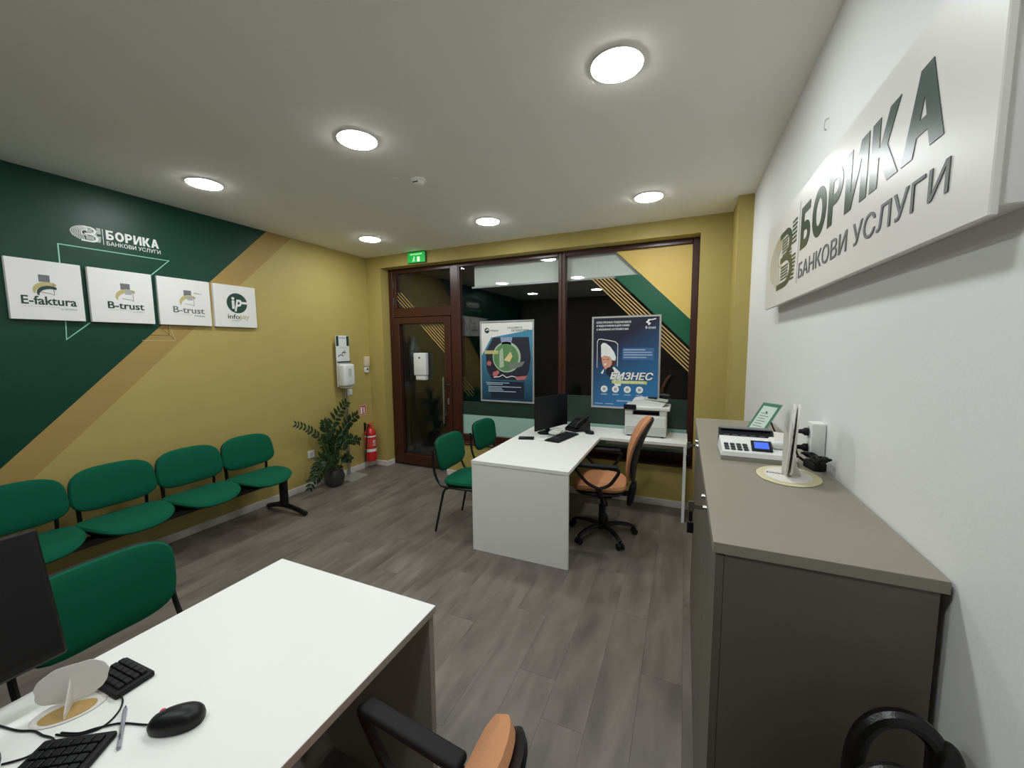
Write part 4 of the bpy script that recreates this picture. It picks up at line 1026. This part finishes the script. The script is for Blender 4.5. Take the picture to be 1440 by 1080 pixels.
for cx in (0.18, 0.36, 0.545, 0.73):
    pr.polys('icon_disc', [pr.disc(cx, 0.80, 0.055, 22)], m_white_print, 6)
    pr.polys('icon_mark', [pr.disc(cx, 0.80, 0.026, 12)], m_paleprint, 7)
pr.rects('small_print', [(cx-0.05, cx+0.05, 0.856, 0.866) for cx in (0.18, 0.36, 0.545, 0.73)]+[(0.03, 0.16, 0.966, 0.974), (0.20, 0.33, 0.966, 0.974), (0.38, 0.92, 0.925, 0.937)], mat('poster_pale_blue', (170, 190, 204), 0.4), 2)

# holder on the door
hd = thing('paper_dispenser', 'white plastic holder fixed to the glass of the door', 'dispenser', (-3.25, YF-0.045, 1.21))
bm = bmesh.new(); bx(bm, -3.352, -3.152, YF-0.070, YF-0.001, 1.275, 1.580, 0.012, 3); obj('housing', bm, m_whitepl, hd, True)
bm = bmesh.new(); bx(bm, -3.325, -3.165, YF-0.060, YF-0.001, 1.215, 1.274, 0.006, 2); obj('tray', bm, m_whitepl, hd, True)
bm = bmesh.new(); lathe(bm, [(0.013, YF-0.073), (0.013, YF-0.070)], (-3.252, 0, 1.515), 16, 'y'); obj('keyhole', bm, m_darkgrey, hd, True)
# door pull rod ends seen on the outside
# exit sign
exs = thing('exit_sign', 'green lit exit sign on the wall above the glass door', 'exit sign', (-3.14, YB, 2.715))
obj('housing', box(-3.285, -3.010, YB-0.030, YB-0.0005, 2.722, 2.862, 0.004), mat('exit_box', (60, 110, 70), 0.5), exs, True)
obj('lit_face', box(-3.280, -3.015, YB-0.032, YB-0.0302, 2.727, 2.852), m_exit, exs, True, False)
pr = Print(exs, (-3.280, YB-0.032, 2.727), RX, UZ, 0.265, 0.125)
pr.text('ИЗХОД EXIT', 0.16, 0.84, 0.12, 0.30, m_exitw, 1, bold=0.02)
pr.polys('running_figure', [pr.disc(0.38, 0.46, 0.03, 12)]+stroke([(0.37, 0.52), (0.35, 0.72), (0.28, 0.90)], 0.03)+stroke([(0.35, 0.72), (0.43, 0.88)], 0.03)+stroke([(0.28, 0.62), (0.45, 0.62)], 0.022), m_exitw, 1)
pr.polys('doorway', [[(0.55, 0.45), (0.70, 0.45), (0.70, 0.92), (0.55, 0.92)]], m_exitw, 1)

# ================================================================== THINGS ON THE NEAR DESK
mo1 = thing('monitor', 'large black monitor at the left edge of the near desk', 'monitor', (-1.44, 0.15, ZD), 0)
Tm = Matrix.Translation((-0.06, 0, 0.10)) @ Matrix.Rotation(math.radians(-18), 4, 'Y')
bm = bmesh.new(); bx(bm, -0.034, 0.0, -0.27, 0.27, 0.0, 0.345, 0.006); o = obj('casing', bm, m_blk, mo1); o.data.transform(Tm)
o = obj('screen', box(0.0, 0.0015, -0.262, 0.262, 0.022, 0.337), m_screen, mo1, smooth=False); o.data.transform(Tm)
bm = bmesh.new(); lathe(bm, [(0.0, 0.0), (0.135, 0.0), (0.140, 0.004), (0.138, 0.010), (0.11, 0.016), (0.0, 0.020)], (0.03, -0.02, 0), 44); obj('stand_base', bm, m_darkgrey, mo1)
bm = bmesh.new(); tube(bm, smooth_pts([(0.02, -0.0, 0.012), (-0.04, 0, 0.08), (-0.10, 0, 0.18), (-0.135, 0, 0.24)], 4), 0.020, 12, flat=1.0); obj('stand_post', bm, m_darkgrey, mo1)

keyboard('keypad', 'small black numeric keypad beside the card stand on the near desk', 'keypad', (-1.400, 0.482, ZD), math.radians(2), 0.140, 0.086, 5, 4, 0.022, 0.010)
kbn = keyboard('keyboard', 'black keyboard running out of the bottom left corner of the picture', 'keyboard', (-1.152, 0.182, ZD), math.radians(-57), 0.42, 0.148, 18, 6, 0.020, 0.012)

m_creamcard = mat('cream_card', (206, 198, 158), 0.5)
def card_stand(label, loc, rz, gold, seed, Wd=0.165, Hh=0.115, twin=False, lean=12, base=(0.145, 0.24), inlay=(0.11, 0.195)):
    t = thing('card_stand', label, 'display stand', loc, rz)
    bm = bmesh.new(); pad(bm, base[0], base[1], 0.003, n=2.0, seg=48, mtx=Matrix.Translation((0.0, 0, 0.0016)), p=8); b0 = obj('base', bm, m_card if not twin else m_creamcard, t)
    if gold: bm = bmesh.new(); pad(bm, inlay[0], inlay[1], 0.0012, n=2.0, mtx=Matrix.Translation((0.010, 0, 0.0038)), p=8); obj('base_inlay', bm, m_goldcard, t)
    else: bm = bmesh.new(); pad(bm, inlay[0], inlay[1], 0.0012, n=2.0, mtx=Matrix.Translation((0.0, 0, 0.0038)), p=8); obj('base_inlay', bm, m_card, t)
    out = []
    N = 44
    for i in range(N):
        a = 2*PI*i/N; r = 1+0.018*math.sin(7*a+seed)+0.01*math.sin(13*a)
        n_ = 2.6; c, s = math.cos(a), math.sin(a); q = (abs(c)**n_+abs(s)**n_)**(-1/n_)
        out.append((q*c*Wd/2*r, Hh/2+q*s*Hh/2*r))
    R = Matrix.Translation((-0.020 if not twin else -0.009, 0, 0.012)) @ Matrix.Rotation(math.radians(-lean), 4, 'Y')
    for k in range(2 if twin else 1):
        bm = bmesh.new(); prism(bm, out, 0.0035 if not twin else 0.006, (0.013*k, 0, 0), (0, 1, 0), (0, 0, 1))
        o = obj('upright_panel', bm, m_card, t, smooth=False); o.data.transform(R)
    bm = bmesh.new(); prism(bm, [(0.0, 0.0), (0.055, 0.0), (0.05, 0.012), (0.0, Hh*0.75)], 0.003, (-0.019, 0.0015, 0.004), (1, 0, 0), (0, 0, 1)); obj('support_fin', bm, m_card, t, smooth=False)
    return t
card_stand('white cut-out card stand on a gold oval base, on the near desk', (-1.405, 0.383, ZD), math.radians(-34), True, 0.5, Wd=0.135, Hh=0.085, lean=16, base=(0.092, 0.140), inlay=(0.060, 0.105))

mm = thing('computer_mouse', 'black mouse with a small red mark on the near white desk', 'mouse', (-1.105, 0.468, ZD), math.radians(38))
bm = bmesh.new(); pad(bm, 0.118, 0.066, 0.062, n=2.3, mtx=Matrix.Translation((0, 0, 0.012)), warp=lambda v: Vector((v.x, v.y*(1+0.12*v.x/0.06), max(v.z*(1+0.15*v.x/0.06), -0.0115))), p=2.2); obj('shell', bm, m_blk, mm)
bm = bmesh.new(); tube(bm, smooth_pts([(-0.05, 0, 0.022), (-0.038, 0, 0.034), (-0.02, 0, 0.041)], 3), 0.005, 8); obj('scroll_wheel', bm, m_darkgrey, mm)
bm = bmesh.new(); lathe(bm, [(0.006, 0.0), (0.006, 0.003), (0, 0.004)], (-0.034, 0.014, 0.031), 12); obj('red_mark', bm, mat('mouse_red', (190, 40, 60), 0.4), mm)
zt = ZD+0.003
cable('black mouse cable curving across the near desk', [(-1.150, 0.440, ZD+0.008), (-1.181, 0.433, zt), (-1.234, 0.414, zt), (-1.271, 0.385, zt), (-1.293, 0.362, zt), (-1.335, 0.345, zt)], 0.0022, m_blk)
cable('black keypad cable looping beside the pen on the near desk', [(-1.335, 0.452, ZD+0.008), (-1.310, 0.448, zt), (-1.281, 0.429, zt), (-1.264, 0.402, zt), (-1.268, 0.380, zt), (-1.295, 0.355, zt), (-1.34, 0.338, zt)], 0.0022, m_blk)
cable('black cable from the left edge to the keyboard on the near desk', [(-1.53, 0.288, zt), (-1.497, 0.294, zt), (-1.440, 0.306, zt), (-1.401, 0.321, zt), (-1.366, 0.325, zt), (-1.335, 0.331, zt), (-1.30, 0.325, ZD+0.006)], 0.0022, m_blk)
cable('short black cable between the monitor foot and the keyboard', [(-1.352, 0.260, zt), (-1.342, 0.269, zt), (-1.326, 0.286, zt), (-1.318, 0.306, zt), (-1.30, 0.312, ZD+0.006)], 0.0022, m_blk)
pn = thing('pen', 'slim grey pen lying on the near desk beside the mouse', 'pen', (-1.225, 0.415, ZD), 0)
bm = bmesh.new(); tube(bm, [(0.068, -0.035, 0.005), (-0.045, 0.022, 0.005)], 0.0042, 10); obj('barrel', bm, mat('pen_grey', (150, 150, 160), 0.35), pn)
bm = bmesh.new(); tube(bm, [(-0.045, 0.022, 0.005), (-0.058, 0.0285, 0.004)], [0.004, 0.001], 10); tube(bm, [(0.05, -0.026, 0.0095), (0.015, -0.008, 0.0095)], 0.0014, 6); obj('tip_and_clip', bm, m_chrome, pn)

# ================================================================== TAUPE CABINETS AND WORKTOP
ZC = 1.214
YC0, YC1, XC0, XC1 = 0.968, 2.627, 0.074, 0.474
wt = recenter(obj('worktop', box(XC0, XC1, YC0, YC1, ZC-0.026, ZC, 0.001), m_taupe_top, None, False, False))
tag(wt, 'long taupe worktop over the cabinets along the white wall', 'worktop')
mid = (YC0+YC1)/2
for n_, (a, b) in enumerate(((YC0, mid), (mid, YC1))):
    c = thing('cabinet', ('taupe cabinet with locked doors under the near end of the worktop', 'taupe cabinet with locked doors under the far end of the worktop')[n_], 'cabinet', ((XC0+XC1)/2, (a+b)/2, 0), 0, 'taupe cabinets along the white wall')
    a2, b2 = a+(0.004 if n_ == 0 else 0.0005), b-(0.004 if n_ else 0.0005)
    obj('body', box(XC0+0.024, XC1-0.012, a2, b2, 0.0, ZC-0.0265, 0.001), m_taupe, c, True, False)
    md = (a+b)/2
    for q, (da, db) in enumerate(((a2, md-0.0015), (md+0.0015, b2))):
        d = obj('door', box(XC0+0.006, XC0+0.0235, da, db, 0.06, ZC-0.030, 0.001), m_taupe, c, True, False)
        ky = db-0.05 if q == 0 else da+0.05
        bm = bmesh.new(); lathe(bm, [(0.009, XC0-0.006), (0.010, XC0+0.006)], (0, ky, 1.150), 14, 'x'); obj('lock', bm, m_chrome, d, True)
        if q == 0:
            bm = bmesh.new(); bx(bm, XC0-0.030, XC0-0.006, ky-0.001, ky+0.001, 1.143, 1.157); bx(bm, XC0-0.048, XC0-0.030, ky-0.0012, ky+0.0012, 1.133, 1.167, 0.001); obj('key', bm, m_chrome, d, True)
            bm = bmesh.new(); bx(bm, XC0-0.046, XC0-0.034, ky-0.004, ky+0.004, 1.100, 1.136, 0.003, 2); bx(bm, XC0-0.050, XC0-0.030, ky-0.006, ky+0.006, 1.062, 1.098, 0.004, 2); obj('key_fob', bm, m_blk, d, True)
# cash register
zc = ZC+0.0002
cr_ = thing('cash_register', 'white cash register with a small blue display on the taupe worktop', 'cash register', (0.268, 1.782, zc), math.radians(0))
prof = [(-0.075, 0.0), (0.075, 0.0), (0.075, 0.062), (0.02, 0.058), (-0.060, 0.030), (-0.075, 0.022)]
bm = bmesh.new(); prism(bm, [(-0.125, 0), (0.125, 0), (0.125, 0.018), (-0.125, 0.018)], 0.17, (0, 0.085, 0.0), (1, 0, 0), (0, 0, 1)); obj('lower_body', bm, mat('register_grey', (150, 148, 138), 0.5), cr_, smooth=False)
bm = bmesh.new()
v0 = [(-0.125, -0.085, 0.018), (0.125, -0.085, 0.018), (0.125, 0.085, 0.018), (-0.125, 0.085, 0.018)]; v1 = [(-0.120, -0.080, 0.034), (0.120, -0.080, 0.034), (0.120, 0.085, 0.062), (-0.120, 0.085, 0.062)]
a_ = [bm.verts.new(v) for v in v0]; b_ = [bm.verts.new(v) for v in v1]
bm.faces.new(a_[::-1]); bm.faces.new(b_)
for i in range(4): bm.faces.new((a_[i], a_[(i+1)%4], b_[(i+1)%4], b_[i]))
top_ = obj('key_deck', bm, m_whitepl, cr_, smooth=False)
def deck(x, y): return 0.034+(y+0.080)/0.165*0.028
bm = bmesh.new()
for i in range(4):
    for j in range(3):
        x = -0.102+i*0.022; y = -0.055+j*0.024; z = deck(x, y)
        bx(bm, x-0.008, x+0.008, y-0.008, y+0.008, z-0.002, z+0.005, 0.0015)
obj('keypad', bm, m_darkgrey, top_)
bm = bmesh.new(); prism(bm, [(-0.034, 0), (0.034, 0), (0.034, 0.055), (-0.034, 0.055)], 0.006, (0.016, -0.058, 0.038), (1, 0, 0), (0, 0.87, 0.49)); ds = obj('display_bezel', bm, m_blk, cr_, smooth=False)
bm = bmesh.new(); prism(bm, [(-0.024, 0.010), (0.024, 0.010), (0.024, 0.046), (-0.024, 0.046)], 0.001, (0.016, -0.0610, 0.0433), (1, 0, 0), (0, 0.87, 0.49)); obj('display', bm, m_lcd, ds, smooth=False)
bm = bmesh.new(); bx(bm, 0.052, 0.115, -0.03, 0.07, 0.045, 0.074, 0.010, 3); pc_ = obj('paper_cover', bm, m_whitepl, cr_)
bm = bmesh.new(); prism(bm, [(-0.02, 0), (0.02, 0), (0.022, 0.05), (-0.018, 0.055)], 0.0006, (0.085, 0.0, 0.0745), (1, 0, 0), (0, 0.9, 0.43)); obj('receipt', bm, m_card, cr_, smooth=False)

ph2 = thing('payment_terminal', 'dark payment terminal lying behind the white cash register', 'payment terminal', (0.262, 1.932, zc), 0)
bm = bmesh.new(); prism(bm, [(-0.05, 0), (0.05, 0), (0.05, 0.075), (0.02, 0.080), (-0.05, 0.045)], 0.20, (-0.11, 0, 0), (0, 1, 0), (0, 0, 1)); obj('body', bm, m_blk, ph2, smooth=False)
bm = bmesh.new(); bx(bm, -0.105, 0.085, 0.0, 0.045, 0.078, 0.084, 0.002); obj('grey_lid', bm, m_greyprint, ph2)
bm = bmesh.new()
for i in range(5): bx(bm, -0.095+i*0.033, -0.072+i*0.033, -0.045, -0.020, 0.045, 0.060, 0.003)
obj('keys', bm, m_darkgrey, ph2)

tc = thing('leaflet_stand', 'clear acrylic stand holding a green-bordered card behind the terminal', 'leaflet stand', (0.325, 2.24, zc), math.radians(-53))
def slant(bm_, a, b, c, d, t_, off):
    ca, sa = math.cos(math.radians(38)), math.sin(math.radians(38))
    prism(bm_, [(a, c), (b, c), (b, d), (a, d)], t_, (0, off, 0.004), (1, 0, 0), (0, sa, ca))
bm = bmesh.new(); slant(bm, -0.055, 0.055, 0, 0.185, 0.003, 0.003); obj('acrylic_panel', bm, m_acryl, tc, smooth=False)
bm = bmesh.new(); slant(bm, -0.054, 0.054, 0.004, 0.183, 0.0006, -0.0010); obj('card', bm, mat('leaflet_green', (36, 104, 78), 0.4), tc, smooth=False)
bm = bmesh.new(); slant(bm, -0.040, 0.040, 0.02, 0.165, 0.0004, -0.0018); obj('card_text_area', bm, mat('leaflet_pale', (186, 204, 192), 0.4), tc, smooth=False)
bm = bmesh.new(); 
for i in range(6): slant(bm, -0.030, 0.022-0.01*(i % 2), 0.045+i*0.015, 0.049+i*0.015, 0.0003, -0.0023)
obj('small_print', bm, m_greyprint, tc, smooth=False)
bm = bmesh.new(); tube(bm, [(0.0, 0.075, 0.11), (0.0, 0.135, 0.003)], 0.004, 8); bx(bm, -0.03, 0.03, 0.0, 0.14, 0, 0.003); obj('strut', bm, m_darkgrey, tc)

s2 = card_stand('white cut-out card stand seen edge-on, on a gold-rimmed oval base on the worktop', (0.336, 1.565, zc), math.radians(-11), False, 1.4, Wd=0.17, Hh=0.235, twin=True, lean=-3, base=(0.185, 0.235), inlay=(0.135, 0.185))
pr = Print(s2, (0, 0, 0), RX, UZ, 1, 1)
me = text_mesh('БОРИКА', 0.05, 0.016, 0.02, 0.0, 0.0003)
o = obj('base_lettering', me, m_greyprint, s2, smooth=False); me.materials.clear(); me.materials.append(m_greyprint)
me.transform(Matrix.Translation((-0.062, -0.01, 0.0046)))

# power strip with plugs
ps = thing('power_strip', 'white upright power strip on the white wall with black plugs', 'power strip', (XR, 1.76, 1.225))
obj('body', box(XR-0.045, XR-0.0005, 1.728, 1.793, 1.225, 1.372, 0.006, 2), m_whitepl, ps, True)
bm = bmesh.new()
for z in (1.275, 1.335): lathe(bm, [(0.022, XR-0.047), (0.022, XR-0.045)], (0, 1.760, z), 20, 'x')
obj('socket_ring', bm, m_greypl, ps, True)
for n_, z in enumerate((1.335, 1.275)):
    g = thing('power_plug', ('black plug in the upper socket of the white power strip', 'black plug in the lower socket of the white power strip')[n_], 'plug', (XR-0.047, 1.760, z-0.018))
    bm = bmesh.new(); lathe(bm, [(0.015, XR-0.048), (0.015, XR-0.058), (0.009, XR-0.066), (0.006, XR-0.098), (0.0, XR-0.099)], (0, 1.760, z), 16, 'x'); obj('plug_body', bm, m_blkmatte, g, True)
    bm = bmesh.new(); tube(bm, smooth_pts([(XR-0.096, 1.760, z), (XR-0.099, 1.757, z-0.004), (XR-0.093, 1.745-0.012*n_, z-0.035), (XR-0.080, 1.735-0.012*n_, ZC+0.032), (XR-0.055, 1.725-0.012*n_, ZC+0.012)], 5), 0.0035, 6); obj('plug_cord', bm, m_blkmatte, g, True)
ad = thing('power_adapter', 'black power adapter in a tangle of cable at the foot of the wall', 'adapter', (0.440, 1.690, zc), math.radians(14))
obj('case', box(-0.022, 0.022, -0.035, 0.035, 0, 0.030, 0.006, 2), m_blkmatte, ad)
bm = bmesh.new(); pts = []
for i in range(40):
    a = i*0.9; pts.append((-0.012+0.028*math.cos(a)*(0.6+0.4*math.sin(i)), -0.022+0.045*math.sin(a*0.6), 0.036+0.018*abs(math.sin(i*0.7))))
tube(bm, smooth_pts(pts, 3), 0.0032, 6); obj('cord_tangle', bm, m_blkmatte, ad)

# ================================================================== SIGN ON THE WHITE WALL
RN = Vector((0, -1, 0))
sg = thing('wall_sign', 'wide white raised sign lettered in dark green on the white wall', 'wall sign', (XR, 1.78, 1.855))
ys0, ys1, xs = 0.865, 2.700, 0.420
obj('face_panel', box(xs, xs+0.012, ys0, ys1, 1.855, 2.290, 0.002), m_signw, sg, True, False)
obj('box_frame', box(xs+0.014, XR-0.0005, ys0+0.012, ys1-0.02, 1.872, 2.275, 0.002), m_board, sg, True, False)
pr = Print(sg, (xs, ys1, 1.855), RN, UZ, ys1-ys0, 0.435)
fy = lambda y: (ys1-y)/(ys1-ys0)
fz = lambda z: (2.290-z)/0.435
m_cream = mat('sign_cream_print', (196, 188, 160), 0.35)
emblem(pr, fy(2.60), fy(2.05), fz(2.20), fz(1.925), m_signgreen, m_cream, 1)
pr.rects('divider', [(fy(2.018), fy(2.008), fz(2.245), fz(1.915))], m_paleprint, 1)
heavy_word(pr, fy(1.985), fy(1.005), fz(2.205), fz(2.040), m_signgreen, 1, t=0.0010)
pr.text('БАНКОВИ УСЛУГИ', fy(1.985), fy(0.975), fz(1.990), fz(1.928), m_greyprint, 1, bold=0.004, thick=0.0012)

# small hook above the sign
hk = thing('wall_hook', 'tiny white hook on the white wall above the sign', 'hook', (XR, 1.95, 2.48))
bm = bmesh.new(); tube(bm, smooth_pts([(XR, 1.95, 2.52), (XR-0.012, 1.95, 2.515), (XR-0.014, 1.95, 2.485), (XR-0.006, 1.95, 2.48)], 4), 0.003, 8); obj('hook', bm, m_whitepl, hk, True)

# ================================================================== STOOL AND BAG AT THE CABINET END
stl = thing('stool', 'low black stool against the near end of the taupe cabinet', 'stool', (0.345, 0.80, 0))
bm = bmesh.new(); pad(bm, 0.25, 0.27, 0.05, n=5, mtx=Matrix.Translation((0, 0, 0.575))); obj('seat', bm, m_leather, stl)
for sx_ in (-1, 1):
    for sy_ in (-1, 1):
        bm = bmesh.new(); tube(bm, [(0.085*sx_, 0.09*sy_, 0.56), (0.11*sx_, 0.115*sy_, 0.0)], 0.011, 10); obj('leg', bm, m_blkmetal, stl)
bg = thing('bag', 'black leather bag with two arched handles, bottom right of the picture', 'bag', (0.345, 0.82, 0.6005), 0)
bm = bmesh.new(); pad(bm, 0.235, 0.22, 0.15, n=3.2, mtx=Matrix.Translation((0, 0.0, 0.115)) @ Matrix.Rotation(PI/2, 4, 'X'), warp=lambda v: Vector((v.x*(1-0.12*v.y/0.11), v.y, v.z)), p=2.6); obj('body', bm, m_leather, bg)
def handle_loop(name, xa, xb, y, zt_, w, yaw_):
    mx = (xa+xb)/2; h = (xb-xa)/2; P_ = []
    for k in range(25):
        a = PI*k/24; P_.append((mx-h*math.cos(a), y+yaw_*(-math.cos(a)), 0.20+(zt_-0.20)*math.sin(a)**0.55))
    bm = bmesh.new(); tube(bm, P_, w, 10, flat=1.0); h_ = obj(name, bm, m_leather, bg)
    return h_, P_
h1, P1 = handle_loop('handle', -0.080, 0.050, -0.055, 0.375, 0.012, 0.012)
bm = bmesh.new(); tube(bm, [(p[0]*0.97, p[1]-0.011, p[2]-0.006) for p in P1], 0.0016, 6); obj('piping', bm, m_steel, h1)
h2, P2 = handle_loop('handle', -0.030, 0.105, 0.055, 0.385, 0.016, 0.004)
bm = bmesh.new(); pad(bm, 0.05, 0.13, 0.035, n=2.5, mtx=Matrix.Translation((0.098, 0.052, 0.30)) @ Matrix.Rotation(PI/2, 4, 'X')); obj('shoulder_pad', bm, m_leather, h2)
